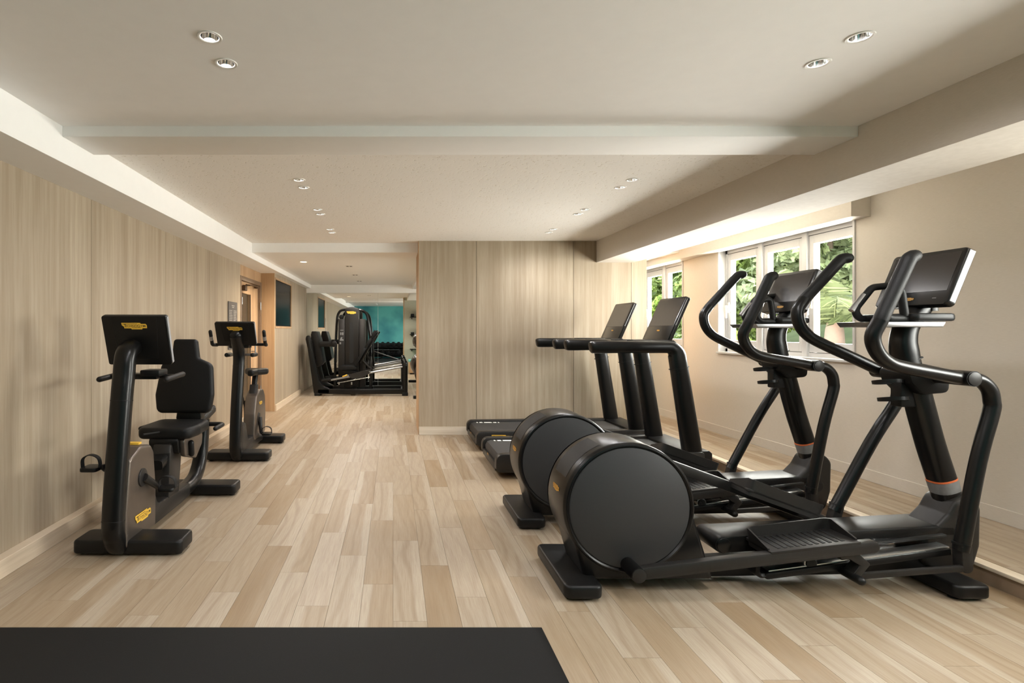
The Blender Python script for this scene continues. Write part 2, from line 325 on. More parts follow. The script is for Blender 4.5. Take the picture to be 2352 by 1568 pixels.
class MB:
    def __init__(s): s.bm = bmesh.new()
    def _add(s, t):
        bmesh.ops.recalc_face_normals(t, faces=t.faces[:])
        me = bpy.data.meshes.new('tmp'); t.to_mesh(me); t.free(); s.bm.from_mesh(me); bpy.data.meshes.remove(me); return s
    def _bev(s, t, bev, seg, ang=0.5):
        if bev:
            es = [e for e in t.edges if len(e.link_faces) == 2 and e.calc_face_angle(0) > ang]
            bmesh.ops.bevel(t, geom=es, offset=bev, segments=seg, profile=0.5, affect='EDGES', clamp_overlap=True)
    def box(s, x0, x1, y0, y1, z0, z1, bev=0.0, seg=2, mtx=None):
        t = bmesh.new(); bmesh.ops.create_cube(t, size=1)
        for v in t.verts: v.co = Vector(((x0 + x1) / 2 + v.co.x * (x1 - x0), (y0 + y1) / 2 + v.co.y * (y1 - y0), (z0 + z1) / 2 + v.co.z * (z1 - z0)))
        s._bev(t, bev, seg)
        if mtx is not None: bmesh.ops.transform(t, matrix=mtx, verts=t.verts[:])
        return s._add(t)
    def prism(s, pts, axis, a0, a1, bev=0.0, seg=2, mtx=None, ang=0.5):
        t = bmesh.new()
        def P(p, a): return Vector((p[0], a, p[1])) if axis == 'y' else (Vector((a, p[0], p[1])) if axis == 'x' else Vector((p[0], p[1], a)))
        lo = [t.verts.new(P(p, a0)) for p in pts]; hi = [t.verts.new(P(p, a1)) for p in pts]; n = len(pts)
        t.faces.new(lo); t.faces.new(hi[::-1])
        for i in range(n): t.faces.new((lo[i], hi[i], hi[(i + 1) % n], lo[(i + 1) % n]))
        bmesh.ops.recalc_face_normals(t, faces=t.faces[:])
        s._bev(t, bev, seg, ang)
        if mtx is not None: bmesh.ops.transform(t, matrix=mtx, verts=t.verts[:])
        return s._add(t)
    def tube(s, pts, r, seg=14, oval=None, ref=None, power=2.0, closed=False):
        """r: radius or list; oval: half size along ref (r then is the half size across)"""
        pts = [Vector(p) for p in pts]; t = bmesh.new(); n = len(pts); rings = []
        tang = []
        for i in range(n):
            if closed: d = pts[(i + 1) % n] - pts[i - 1]
            else: d = pts[min(i + 1, n - 1)] - pts[max(i - 1, 0)]
            tang.append(d.normalized())
        if ref is None:
            b = tang[0].orthogonal().normalized()
        for i in range(n):
            if ref is not None:
                b = Vector(ref); nn = tang[i].cross(b).normalized()
            else:
                b = (b - tang[i] * b.dot(tang[i])).normalized(); nn = tang[i].cross(b)
            ra = r[i] if isinstance(r, (list, tuple)) else r
            rb = ra if oval is None else (oval[i] if isinstance(oval, (list, tuple)) else oval)
            ring = []
            for k in range(seg):
                a = 2 * PI * k / seg; c, si = math.cos(a), math.sin(a)
                if power != 2.0:
                    c = math.copysign(abs(c) ** (2 / power), c); si = math.copysign(abs(si) ** (2 / power), si)
                ring.append(t.verts.new(pts[i] + b * rb * c + nn * ra * si))
            rings.append(ring)
        m = n if closed else n - 1
        for i in range(m):
            A, B = rings[i], rings[(i + 1) % n]
            for k in range(seg): t.faces.new((A[k], A[(k + 1) % seg], B[(k + 1) % seg], B[k]))
        if not closed: t.faces.new(rings[0][::-1]); t.faces.new(rings[-1])
        return s._add(t)
    def rod(s, p0, p1, r, r2=None, seg=16): return s.tube([p0, p1], [r, r if r2 is None else r2], seg)
    def capsule(s, pts, r, seg=14):
        """tube with rounded ends"""
        pts = [Vector(p) for p in pts]; d0 = (pts[0] - pts[1]).normalized(); d1 = (pts[-1] - pts[-2]).normalized()
        R = [r] * len(pts) if not isinstance(r, (list, tuple)) else list(r)
        a = [pts[0] + d0 * R[0] * math.sin(t) for t in (1.5, 1.1, 0.6)]; ra = [R[0] * math.cos(t) for t in (1.5, 1.1, 0.6)]
        b = [pts[-1] + d1 * R[-1] * math.sin(t) for t in (0.6, 1.1, 1.5)]; rb = [R[-1] * math.cos(t) for t in (0.6, 1.1, 1.5)]
        return s.tube(a + pts + b, ra + R + rb, seg)
    def lathe(s, prof, c, seg=32, axis='z'):
        t = bmesh.new(); c = Vector(c); rings = []
        for (r, h) in prof:
            ring = []
            for k in range(seg):
                a = 2 * PI * k / seg
                if axis == 'z': o = Vector((r * math.cos(a), r * math.sin(a), h))
                elif axis == 'y': o = Vector((r * math.cos(a), h, r * math.sin(a)))
                else: o = Vector((h, r * math.cos(a), r * math.sin(a)))
                ring.append(t.verts.new(c + o))
            rings.append(ring)
        for A, B in zip(rings, rings[1:]):
            for k in range(seg): t.faces.new((A[k], A[(k + 1) % seg], B[(k + 1) % seg], B[k]))
        for ring, rr in ((rings[0], prof[0][0]), (rings[-1], prof[-1][0])):
            if 0 < rr < 0.003: t.faces.new(ring)
        return s._add(t)
    def disc(s, c, r, h, axis='y', bev=0.0, seg=48):
        p = [(r, -h / 2), (r, h / 2)] if not bev else [(r - bev, -h / 2), (r - bev * .3, -h / 2 + bev * .3), (r, -h / 2 + bev), (r, h / 2 - bev), (r - bev * .3, h / 2 - bev * .3), (r - bev, h / 2)]
        return s.lathe([(0.001, -h / 2)] + p + [(0.001, h / 2)], c, seg, axis)
    def sphere(s, c, r, sx=1, sy=1, sz=1, u=20, v=12):
        t = bmesh.new(); bmesh.ops.create_uvsphere(t, u_segments=u, v_segments=v, radius=r)
        for q in t.verts: q.co = Vector(c) + Vector((q.co.x * sx, q.co.y * sy, q.co.z * sz))
        return s._add(t)
    def xf(s, m): bmesh.ops.transform(s.bm, matrix=m, verts=s.bm.verts[:]); return s
    def build(s, name, m, parent=None, flat=False, label=None):
        org = parent_origin(parent)
        me = bpy.data.meshes.new(name)
        bmesh.ops.translate(s.bm, vec=-org, verts=s.bm.verts[:])
        s.bm.to_mesh(me); s.bm.free()
        if not flat:
            me.polygons.foreach_set('use_smooth', [True] * len(me.polygons)); me.set_sharp_from_angle(angle=math.radians(38))
        me.materials.append(MATS[m]); o = bpy.data.objects.new(name, me); COL.objects.link(o); o.parent = parent
        if label: o['label'] = label
        return o
def parent_origin(p):
    v = Vector((0, 0, 0))
    while p is not None: v = v + p.location; p = p.parent
    return v
def thing(name, label, cat, loc=(0, 0, 0), group=None, kind=None):
    o = bpy.data.objects.new(name, None); COL.objects.link(o); o.location = loc; o.empty_display_size = 0.1
    return tag(o, label, cat, group, kind)
def tag(o, label, cat, group=None, kind=None):
    o['label'] = label; o['category'] = cat
    if group: o['group'] = group
    if kind: o['kind'] = kind
    return o
KIDS = {}
def copy_tree(o, parent=None):
    c = o.copy(); COL.objects.link(c); c.parent = parent
    for ch in [k for k in list(COL.objects) if k.parent == o]: copy_tree(ch, c)
    return c
def struct(o, label, cat): return tag(o, label, cat, None, 'structure')

# shared lettering mesh of the yellow plate
def text_mesh(name, chunks):
    bm = bmesh.new()
    for (txt, size, x, y) in chunks:
        cu = bpy.data.curves.new('t', 'FONT'); cu.body = txt; cu.size = size; cu.offset = 0.0022 * size; cu.extrude = 0.0; cu.resolution_u = 3
        ob = bpy.data.objects.new('t', cu); COL.objects.link(ob)
        dg = bpy.context.evaluated_depsgraph_get(); me = bpy.data.meshes.new_from_object(ob.evaluated_get(dg))
        xs = [v.co.x for v in me.vertices]; w = max(xs) - min(xs); x0 = min(xs)
        for v in me.vertices: v.co = Vector((x[0] + (v.co.x - x0) / w * (x[1] - x[0]), y + v.co.y, 0.0))
        bm.from_mesh(me); bpy.data.objects.remove(ob); bpy.data.curves.remove(cu); bpy.data.meshes.remove(me)
    return bm
PLATE = [(0, .2), (.742, .2), (.78, .155), (.954, .155), (.996, .108), (.996, -.022), (.82, -.022), (.80, -.071), (.39, -.071), (.358, -.031), (.1, -.031), (.08, .048), (.01, .1)]
def logo_meshes():
    t = MB(); t.prism([(x - .5, z - .065) for x, z in PLATE], 'z', 0, .012)
    me = bpy.data.meshes.new('logo_plate'); t.bm.to_mesh(me); me.materials.append(MATS['yellow'])
    bm = text_mesh('lettering', [('T', .19, (.095, .185), .022), ('ECHNO', .118, (.162, .615), .03), ('G', .15, (.625, .735), .024), ('YM', .118, (.745, .955), .03)])
    for (a, b, c, d) in ((.035, .62, .147, .162), (.40, .765, -.004, .009)):
        vs = [bm.verts.new((q[0], q[1], 0)) for q in ((a, c), (b, c), (b, d), (a, d))]; bm.faces.new(vs)
    bmesh.ops.translate(bm, vec=(-.5, -.065, .015), verts=bm.verts[:])
    bmesh.ops.recalc_face_normals(bm, faces=bm.faces[:])
    me2 = bpy.data.meshes.new('lettering'); bm.to_mesh(me2); bm.free(); me2.materials.append(MATS['ink'])
    return me, me2
LOGO, LETTERS = logo_meshes()
LOGO_G = LOGO.copy(); LOGO_G.materials[0] = MATS['gold']
def logo(parent, c, right, up, w, gold=False):
    """yellow maker's plate on a surface; right/up span the surface"""
    r = Vector(right).normalized(); u = Vector(up); u = (u - r * u.dot(r)).normalized(); n = r.cross(u)
    M = Matrix((r, u, n)).transposed().to_4x4(); 
    o = bpy.data.objects.new('logo_plate', LOGO_G if gold else LOGO); COL.objects.link(o); o.parent = parent
    o.matrix_local = Matrix.Translation(Vector(c) - parent_origin(parent)) @ M @ Matrix.Scale(w, 4)
    o['label'] = 'yellow maker plate with black lettering'
    t = bpy.data.objects.new('lettering', LETTERS); COL.objects.link(t); t.parent = o
    return o
# ================================================================== THE SETTING
CZ, RZ = 2.41, 2.29          # ceiling heights of the near and the far room
XL, XR = -2.11, 3.80         # left and right walls
YB, YM, YP, YP2 = -1.35, 11.70, 6.636, 7.26   # teal wall, mirror wall, partition faces
# ---- floor
fo = MB().box(XL - .2, 3.06, YB - .2, YM + .2, -0.15, -0.004).build('floor', 'taupe', None, flat=True)
struct(fo, 'pale oak plank floor running from the black mat to the mirror', 'floor')
full = None
def plank_mesh(x0, x1, y0, y1, zt):
    t = MB(); g = .0006; t.box(x0 + g, x1 - g, y0 + g, y1 - g, zt - .004, zt); return t
planks = []
c0, c1 = math.floor(-2.04 / PW) - 1, math.ceil(3.04 / PW)
for c in range(c0, c1):
    xa, xb = max(c * PW, XL), min((c + 1) * PW, 3.042)
    if xb - xa < .004: continue
    off = ((c + 200.0) * 0.381966) % 1.0
    for r in range(-3, 16):
        ya, yb = max((r - off) * PLN, YB), min((r + 1 - off) * PLN, YM)
        if yb - ya < .004: continue
        planks.append((xa, xb, ya, yb))
def vis_key(p):
    xa, xb, ya, yb = p
    if yb < 1.95: return 1e3
    # fully under the mat or outside the frame
    if xb < .64 and yb < 2.33: return 1e3
    xm = (xa + xb) / 2; px = 903 + xm * 1225 / yb
    if px < -30 or px > 2400: return 900
    if xa > .35 and ya > YP - .05: return 950
    return ya
planks.sort(key=vis_key)
shared = {}
rest = MB()
for i, p in enumerate(planks):
    w, l = round(p[1] - p[0], 4), round(p[3] - p[2], 4)
    if i < 300:
        k = (w, l)
        if k not in shared:
            o = plank_mesh(0, w, 0, l, 0).build('floor_plank', 'wood_floor', fo, flat=True); shared[k] = o.data
        else:
            o = bpy.data.objects.new('floor_plank', shared[k]); COL.objects.link(o); o.parent = fo
        o.location = (p[0], p[2], 0)
    else: rest.box(p[0] + .0006, p[1] - .0006, p[2] + .0006, p[3] - .0006, -.004, 0)
rp = rest.build('floor_planks_beyond', 'wood_floor', fo, flat=True); rp['kind'] = 'stuff'
# ---- raised ledge under the windows
HL = .096
le = MB().box(3.042, XR, YB, YM, -.1, HL - .004).build('trim_1', 'taupe', None, flat=True)
struct(le, 'low raised ledge with taupe riser along the window wall', 'ledge')
MB().box(3.03, 3.105, YB, YM, HL - .02, HL, .004).build('nosing', 'nosing', le)
for c in range(0, 5):
    xa, xb = 3.106 + c * PW, min(3.106 + (c + 1) * PW, XR)
    if xb - xa < .01: continue
    off = (c * .381966 + .3) % 1.0
    for r in range(0, 14):
        ya, yb = max((r - off) * PLN, YB), min((r + 1 - off) * PLN, YM)
        if yb < 2.0: continue
        plank_mesh(xa, xb, ya, yb, HL).build('ledge_plank', 'wood_floor', le, flat=True)
# ---- left wall with laminate panels
wl = MB().box(XL - .22, XL - .014, YB, 7.36, 0, CZ).build('wall_left', 'taupe', None, flat=True)
struct(wl, 'left wall clad in pale wood laminate panels', 'wall')
ys = [7.36 - 1.21 * k for k in range(9)]
for a, b in zip(ys[1:], ys):
    a = max(a, YB)
    if b <= YB: break
    MB().box(XL - .014, XL, a + .0018, b - .0018, .0, 2.235, .0008, 1).build('wall_panel', 'laminate_y', wl)
bl = MB().box(XL, -2.045, YB, 7.36, 0, .098, .002, 1).build('baseboard_left', 'laminate_base', None)
struct(bl, 'wooden baseboard proud of the left wall', 'baseboard')
# door side
wd = MB().box(XL - .22, XL - .06, 8.52, YM, 0, CZ).box(XL - .22, XL - .01, 7.36, 8.54, 2.06, CZ).build('wall_side', 'oak_y', None, flat=True)
struct(wd, 'wood clad wall piece above the glass door', 'wall')
dr = thing('door_1', 'glass door in bronze wooden frame with closer arm on the left wall', 'door', (XL, 7.95, 0)); dr['kind'] = 'structure'
MB().box(XL - .12, XL + .005, 7.36, 7.42, 0, 2.06, .003).box(XL - .12, XL + .005, 8.46, 8.54, 0, 2.06, .003).box(XL - .12, XL + .005, 7.42, 8.46, 2.0, 2.06, .003).build('door_frame', 'door_bronze', dr)
dl = MB().box(XL - .075, XL - .03, 7.425, 7.52, .01, 1.995, .003).box(XL - .075, XL - .03, 7.98, 8.19, .01, 1.995, .003).box(XL - .075, XL - .03, 7.52, 7.98, 1.83, 1.995).box(XL - .075, XL - .03, 7.52, 7.98, .01, .22).build('door_leaf', 'oak_y', dr)
MB().box(XL - .056, XL - .05, 7.515, 7.985, .215, 1.835).build('pane', 'door_glass', dl)
MB().box(XL - .028, XL - .022, 7.51, 7.53, .22, 1.83).box(XL - .028, XL - .022, 7.97, 7.985, .22, 1.83).build('glazing_bead', 'gasket', dl)
MB().box(XL - .07, XL - .035, 8.20, 8.455, .01, 1.995, .003).build('side_panel', 'oak_y', dr)
MB().box(XL - .03, XL + .03, 7.50, 7.62, 1.86, 1.93, .006).box(XL - .02, XL + .09, 7.54, 7.56, 1.925, 1.94).build('door_closer', 'brass_dark', dr)
MB().tube([(XL + .03, 7.55, 1.945), (XL + .07, 7.75, 1.95), (XL + .02, 8.22, 1.965)], .01, 8).box(XL - .02, XL + .03, 8.18, 8.25, 1.94, 1.985, .004).build('closer_arm', 'brass_dark', dr)
for z in (.3, 1.62):
    MB().rod((XL + .01, 8.455, z), (XL + .01, 8.455, z + .12), .009, None, 10).build('hinge', 'silver', dr)
    MB().rod((XL + .008, 7.425, z + .04), (XL + .008, 7.425, z + .14), .008, None, 10).build('hinge', 'silver', dr)
MB().rod((XL + .03, 8.05, .95), (XL + .03, 8.05, 1.25), .012).rod((XL - .04, 8.05, .98), (XL + .03, 8.05, .98), .008).rod((XL - .04, 8.05, 1.22), (XL + .03, 8.05, 1.22), .008).build('pull_handle', 'silver', dr)
# dim vestibule behind the glass door
vb = MB().box(-3.9, -3.8, 6.9, 9.2, 0, 2.5).box(-3.8, XL - .22, 6.8, 6.9, 0, 2.5).box(-3.8, XL - .22, 9.2, 9.3, 0, 2.5).box(-3.9, XL - .2, 6.8, 9.3, 2.42, 2.5).box(-3.9, XL - .2, 6.8, 9.3, -.1, 0).build('wall_vestibule', 'paint_ceiling', None, flat=True)
struct(vb, 'plain corridor walls seen dimly through the glass door', 'wall')
# screen wall of the far room
wt = MB().box(XL - .06, -1.945, 8.56, YM, 0, 2.235).box(-1.945, -1.915, 8.56, YM, 0, 1.35).box(-1.945, -1.915, 9.95, YM, 1.35, 2.235).box(-1.945, -1.915, 8.56, 9.95, 2.14, 2.235).build('wall_far_left', 'taupe', None, flat=True)
struct(wt, 'far left wall with a recessed television', 'wall')
MB().box(XL - .06, -1.90, 8.54, 8.56, 0, 2.212).build('wall_return', 'oak_x', wt)
TY0, TY1, TZ0, TZ1 = 8.60, 9.93, 1.37, 2.12
for (a, b, c, d) in ((8.56, 10.0, 0.0, TZ0 - .02), (8.56, TY0, TZ0 - .02, 2.212), (TY1, 10.0, TZ0 - .02, 2.212), (TY0, TY1, TZ1 + .02, 2.212), (10.002, 10.85, 0, 2.212), (10.852, YM, 0, 2.212)):
    MB().box(-1.915, -1.90, a + .001, b - .001, c, d).build('wall_panel', 'laminate_y', wt, flat=True)
b2 = MB().box(-1.90, -1.875, 8.56, 10.85, 0, .10, .002, 1).build('baseboard_far_left', 'laminate_base', None)
struct(b2, 'pale baseboard under the television wall', 'baseboard')
# ---- right wall with three window openings
WIN = [(0.35, 2.20), (4.38, 6.23), (6.98, 8.83)]
WZ0, WZ1 = 1.03, 2.24
r = MB(); yy = YB
r.box(XR, XR + .2, YB, YM, -.2, WZ0); r.box(XR, XR + .2, YB, YM, WZ1, CZ + .1)
for a, b in WIN + [(YM, YM)]:
    r.box(XR, XR + .2, yy, a, WZ0, WZ1); yy = b
wr = r.build('wall_right', 'wallpaper', None, flat=True); struct(wr, 'beige textured wallpaper wall with white casement windows', 'wall')
br = MB().box(XR - .008, XR, YB, YM, HL, .19, .002, 1).build('baseboard_right', 'wallpaper', None); struct(br, 'low beige baseboard of the window wall', 'baseboard')
va = MB().box(3.644, XR, 4.243, YM, 2.205, 2.42, .001, 1).build('trim_2', 'wallpaper', None); struct(va, 'boxed curtain pelmet above the windows', 'pelmet')
LABW = ['casement window beside the camera position, outside the picture', 'three part white casement window behind the cross trainers', 'far white casement window seen past the treadmills']
for wi, (a, b) in enumerate(WIN):
    w = thing('window_%d' % (wi + 1), LABW[wi], 'window', (XR, (a + b) / 2, WZ0)); w['kind'] = 'structure'
    t = .012
    MB().box(XR - .012, XR + .1, a, a + .02, WZ0, WZ1).box(XR - .012, XR + .1, b - .02, b, WZ0, WZ1).box(XR - .012, XR + .1, a, b, WZ1 - .02, WZ1).box(XR - .03, XR + .1, a, b, WZ0, WZ0 + .022, .003).build('reveal', 'window_white', w)
    fx0, fx1 = XR + .07, XR + .15
    fr = MB(); A, B = a + .02, b - .02
    fr.box(fx0, fx1, A, A + .035, WZ0 + .02, WZ1 - .02).box(fx0, fx1, B - .035, B, WZ0 + .02, WZ1 - .02).box(fx0, fx1, A, B, WZ1 - .06, WZ1 - .02).box(fx0, fx1, A, B, WZ0 + .02, WZ0 + .06)
    sw = (B - A) / 3
    for k in (1, 2): fr.box(fx0 - .015, fx1, A + sw * k - .03, A + sw * k + .03, WZ0 + .02, WZ1 - .02, .002)
    fr.build('window_frame', 'window_white', w)
    for k in range(3):
        p, q = A + sw * k + .037, A + sw * (k + 1) - .037
        z0, z1 = WZ0 + .066, WZ1 - .066
        x0, x1 = fx0 + .005, fx1 - .015
        s_ = MB().box(x0, x1, p, p + .052, z0, z1, .002, 1).box(x0, x1, q - .052, q, z0, z1, .002, 1).box(x0, x1, p + .052, q - .052, z1 - .075, z1).box(x0, x1, p + .052, q - .052, z0, z0 + .085).build('sash', 'window_white', w)
        MB().box(x0 + .03, x0 + .036, p + .05, q - .05, z0 + .08, z1 - .07).build('pane', 'pane_glass', s_)
        MB().box(x0 - .001, x0 + .006, p - .006, q + .006, z1 + .001, z1 + .006).box(x0 - .001, x0 + .006, p, q, z0 - .006, z0 - .001).build('gasket', 'gasket', s_)
        hy = q - .026
        MB().box(x0 - .012, x0, hy - .014, hy + .014, 1.50, 1.62, .003).box(x0 - .04, x0 - .01, hy - .01, hy + .01, 1.555, 1.58, .003).box(x0 - .05, x0 - .032, hy - .012, hy + .012, 1.44, 1.585, .004).build('window_handle', 'white_trim', s_)
ev = MB().box(4.0, 4.8, YB, 14, 2.55, 2.66).build('trim_9', 'paint_white', None, flat=True); struct(ev, 'roof eave outside above the windows', 'eave')  # overhang added out of view to cut the sun entering the windows
# ---- partition
pt = MB().box(.335, 3.15, YP + .016, YP2, 0, CZ + .05).build('wall_middle', 'sage', None, flat=True)
struct(pt, 'free standing partition clad in pale wood laminate', 'wall')
PX = [.32, 1.035, 2.246, 2.963, 3.157]
for a, b in zip(PX, PX[1:]):
    MB().box(a + .002, b - .002, YP, YP + .016, 0, CZ, .0008, 1).build('wall_panel', 'laminate_x', pt)
MB().box(.315, .335, YP + .001, YP2 + .005, 0, CZ).build('end_panel', 'oak_y', pt, flat=True)
MB().box(3.15, 3.157, YP + .016, YP2, 0, CZ).build('end_panel', 'oak_y', pt, flat=True)
bp_ = MB().box(.32, 3.04, YP - .012, YP, 0, .10, .002, 1).build('baseboard_middle', 'laminate_base_x', None); struct(bp_, 'pale baseboard along the foot of the partition', 'baseboard')
# ---- far mirror wall and teal wall
wb_ = MB().box(XL - .3, XR + .2, YM + .012, YM + .2, -.1, CZ + .1).build('wall_back', 'paint_white', None, flat=True); struct(wb_, 'end wall faced with tall mirror panels', 'wall')
for a, b in ((-1.90, -.334), (-.331, 1.232), (1.235, 2.8)):
    MB().box(a + .001, b - .001, YM, YM + .012, .0, 2.115).build('mirror_panel', 'mirror_glass', wb_, flat=True)
wf = MB().box(XL - .3, XR + .2, YB - .2, YB, -.1, CZ + .1).build('wall_front', 'teal_wallcover', None, flat=True); struct(wf, 'teal wall seen only in the mirror', 'wall')
# ---- ceilings with holes for the downlights
LIGHTS = []
for X in (-.695, 1.768):
    for (a, b) in ((.10, .30), (1.06, 1.26), (2.02, 2.22), (3.94, 4.15), (4.91, 5.10), (5.87, 6.06)):
        for y in (a, b): LIGHTS.append((X, y, CZ))
def ceiling(name, x0, x1, y0, y1, z, m, lights, r=.045):
    o = MB().box(x0, x1, y0, y1, z, z + .12).build(name, m, None, flat=True)
    if lights:
        t = MB()
        for (X, y) in lights: t.rod((X, y, z - .05), (X, y, z + .09), r, None, 28)
        cut = t.build('cut', m); mod = o.modifiers.new('b', 'BOOLEAN'); mod.object = cut; mod.operation = 'DIFFERENCE'; mod.solver = 'EXACT'
        dg = bpy.context.evaluated_depsgraph_get(); me = bpy.data.meshes.new_from_object(o.evaluated_get(dg))
        o.modifiers.clear(); o.data = me; bpy.data.objects.remove(cut)
    return o
struct(ceiling('ceiling', XL - .2, XR + .2, YB, 3.10, CZ, 'paint_ceiling', [(X, y) for X, y, z in LIGHTS if y < 3]), 'smooth painted ceiling above the camera', 'ceiling')
struct(ceiling('ceiling_acoustic', XL - .2, XR + .2, 3.10, 6.80, CZ, 'acoustic_tile', [(X, y) for X, y, z in LIGHTS if y > 3]), 'speckled acoustic ceiling over the treadmills', 'ceiling')
struct(ceiling('ceiling_far', XL - .2, XR + .2, 6.80, YM + .02, RZ, 'paint_white', [(-1.30, 7.73)], .058), 'lower painted ceiling of the far room', 'ceiling')
cx_ = MB().box(-1.80, 2.53, 2.90, 3.205, 2.352, CZ + .02, .004).build('trim_3', 'paint_white', None); struct(cx_, 'shallow white beam crossing the ceiling', 'beam')
so = MB().box(XL - .1, -1.80, YB, YM, 2.212, CZ + .05, .001, 1).build('trim_4', 'paint_white', None); struct(so, 'long white soffit above the left wall', 'soffit')
bm_ = MB().box(2.53, 3.0, YB, YP + .02, 2.142, CZ + .05, .001, 1).build('trim_5', 'wallpaper', None); struct(bm_, 'deep boxed beam running along the window side', 'beam')
fb = MB().box(-1.90, 2.9, YM - .03, YM + .02, 2.115, RZ + .02).build('trim_6', 'paint_white', None, flat=True); struct(fb, 'white bulkhead above the mirror', 'beam')
rs_ = MB().box(.42, 1.4, YP2, YM - .03, 2.20, RZ + .02, .001, 1).build('trim_7', 'paint_white', None); struct(rs_, 'white soffit on the right of the far room', 'soffit')

# ---- downlights
def downlight(X, y, z, label, group):
    d = thing('downlight', label, 'downlight', (X, y, z), group)
    MB().lathe([(.033, .0), (.0345, -.002), (.040, -.004), (.0445, -.0035), (.046, 0), (.044, .002), (.033, .0015)], (X, y, z), 36).build('trim_ring', 'white_trim', d)
    MB().lathe([(.0335, .0), (.031, .02), (.026, .045), (.02, .06), (.001, .062)], (X, y, z), 36).build('reflector', 'chrome', d)
    return d
GL = 'recessed ceiling downlights'
proto = None; DL = []
for i, (X, y, z) in enumerate(LIGHTS):
    side = 'left' if X < 0 else 'right'
    ysn = [.10, .30, 1.06, 1.26, 2.02, 2.22, 3.94, 4.15, 4.91, 5.10, 5.87, 6.06].index(y)
    nm = {4: 'nearer of the chrome pair before the cross beam', 5: 'farther of the chrome pair before the cross beam', 6: 'nearer of the first pair past the cross beam', 7: 'farther of the first pair past the cross beam', 8: 'nearer of the second pair past the cross beam', 9: 'farther of the second pair past the cross beam', 10: 'nearer of the last pair before the partition', 11: 'farther of the last pair before the partition'}
    lb = 'recessed downlight on the %s, %s' % (side, nm.get(ysn, ['first', 'second', 'third', 'fourth'][ysn % 4] + ' above the camera, outside the picture'))
    if proto is None: proto = downlight(X, y, z, lb, GL); o = proto
    else:
        o = copy_tree(proto); o.location = (X, y, z); o['label'] = lb
    DL.append(o)
for o in DL:
    li = bpy.data.lights.new('downlight_lamp', 'SPOT'); li.energy = LAMP_W; li.spot_size = math.radians(165); li.spot_blend = .75; li.shadow_soft_size = .06; li.color = (1.0, .98, .99)
    lo = bpy.data.objects.new('downlight_lamp', li); COL.objects.link(lo); lo.parent = o; lo.location = (0, 0, -.012)
d = thing('downlight', 'glowing warm downlight by the door in the far room', 'downlight', (-1.30, 7.73, RZ))
MB().lathe([(.05, .0), (.052, -.004), (.062, -.003), (.063, 0), (.05, .002)], (-1.30, 7.73, RZ), 32).build('trim_ring', 'white_trim', d)
MB().disc((-1.30, 7.73, RZ + .004), .05, .004, 'z', 0, 28).build('diffuser', 'lamp_glow', d)
for (lx, ly, lw) in ((-1.30, 7.73, 75),):
    li = bpy.data.lights.new('downlight_lamp', 'SPOT'); li.energy = lw; li.spot_size = math.radians(165); li.spot_blend = .75; li.shadow_soft_size = .05; li.color = (1.0, .82, .6)
    lo = bpy.data.objects.new('downlight_lamp', li); COL.objects.link(lo); lo.parent = d; lo.location = (0, 0, -.012)
# square four-cell lights of the far room
for k, y in enumerate((8.25, 9.55, 10.73)):
    q = thing('square_downlight', ['square four cell ceiling light nearest the partition', 'middle square four cell ceiling light of the far room', 'square four cell ceiling light nearest the mirror'][k], 'downlight', (-.68, y, RZ), 'square ceiling lights of the far room')
    MB().box(-.735, -.625, y - .055, y + .055, RZ - .004, RZ, .0015, 1).build('trim_plate', 'white_trim', q)
    for sx in (-1, 1):
        for sy in (-1, 1):
            MB().disc((-.68 + sx * .026, y + sy * .026, RZ - .0045), .018, .002, 'z', 0, 20).build('lens', 'gunmetal', q)
    li = bpy.data.lights.new('downlight_lamp', 'SPOT'); li.energy = LAMP_W * 4.0; li.spot_size = math.radians(165); li.spot_blend = .75; li.shadow_soft_size = .06; li.color = (1.0, .94, .86)
    lo = bpy.data.objects.new('downlight_lamp', li); COL.objects.link(lo); lo.parent = q; lo.location = (0, 0, -.02)
# ---- rubber mat
mt = MB().box(XL + .07, .647, YB + .02, 2.322, 0.0005, .008, .002, 1).build('rubber_mat', 'gym_mat', None)
tag(mt, 'black speckled rubber mat lying on the floor in front', 'mat')
# ---- television, sign
tv = thing('television', 'black flat television recessed in the far left wall', 'television', (-1.91, 9.265, TZ0))
MB().box(-1.935, -1.912, TY0 + .01, TY1 - .01, TZ0, TZ1, .003).build('casing', 'black_plastic', tv)
MB().box(-1.912, -1.908, TY0 + .02, TY1 - .02, TZ0 + .012, TZ1 - .01).build('screen', 'tv_glass', tv)
tf = MB().box(-1.91, -1.893, TY0 - .02, TY0, TZ0 - .04, TZ1 + .03, .002, 1).box(-1.91, -1.893, TY1, TY1 + .02, TZ0 - .04, TZ1 + .03, .002, 1).box(-1.91, -1.893, TY0, TY1, TZ1, TZ1 + .03, .002, 1).box(-1.91, -1.893, TY0, TY1, TZ0 - .04, TZ0 - .005, .002, 1).build('trim_8', 'oak_y', None)
struct(tf, 'oak frame edging the television recess', 'frame')
sg = thing('wall_sign', 'grey notice sign with small pale writing beside the door', 'sign', (XL, 6.99, 1.05))
MB().box(XL + .001, XL + .012, 6.80, 7.18, 1.05, 1.67, .002, 1).build('plate', 'sign_plate', sg)
t = MB()
for k in range(2): t.box(XL + .0122, XL + .0132, 6.93 + .02 * k, 7.05 - .02 * k, 1.615 - k * .022, 1.625 - k * .022)
for k in range(22):
    z = 1.55 - k * .021
    for (a, b) in ((6.83, 6.97), (7.01, 7.15)): t.box(XL + .0122, XL + .0132, a, b - random.random() * .05, z, z + .008)
t.build('lettering', 'sign_text', sg)
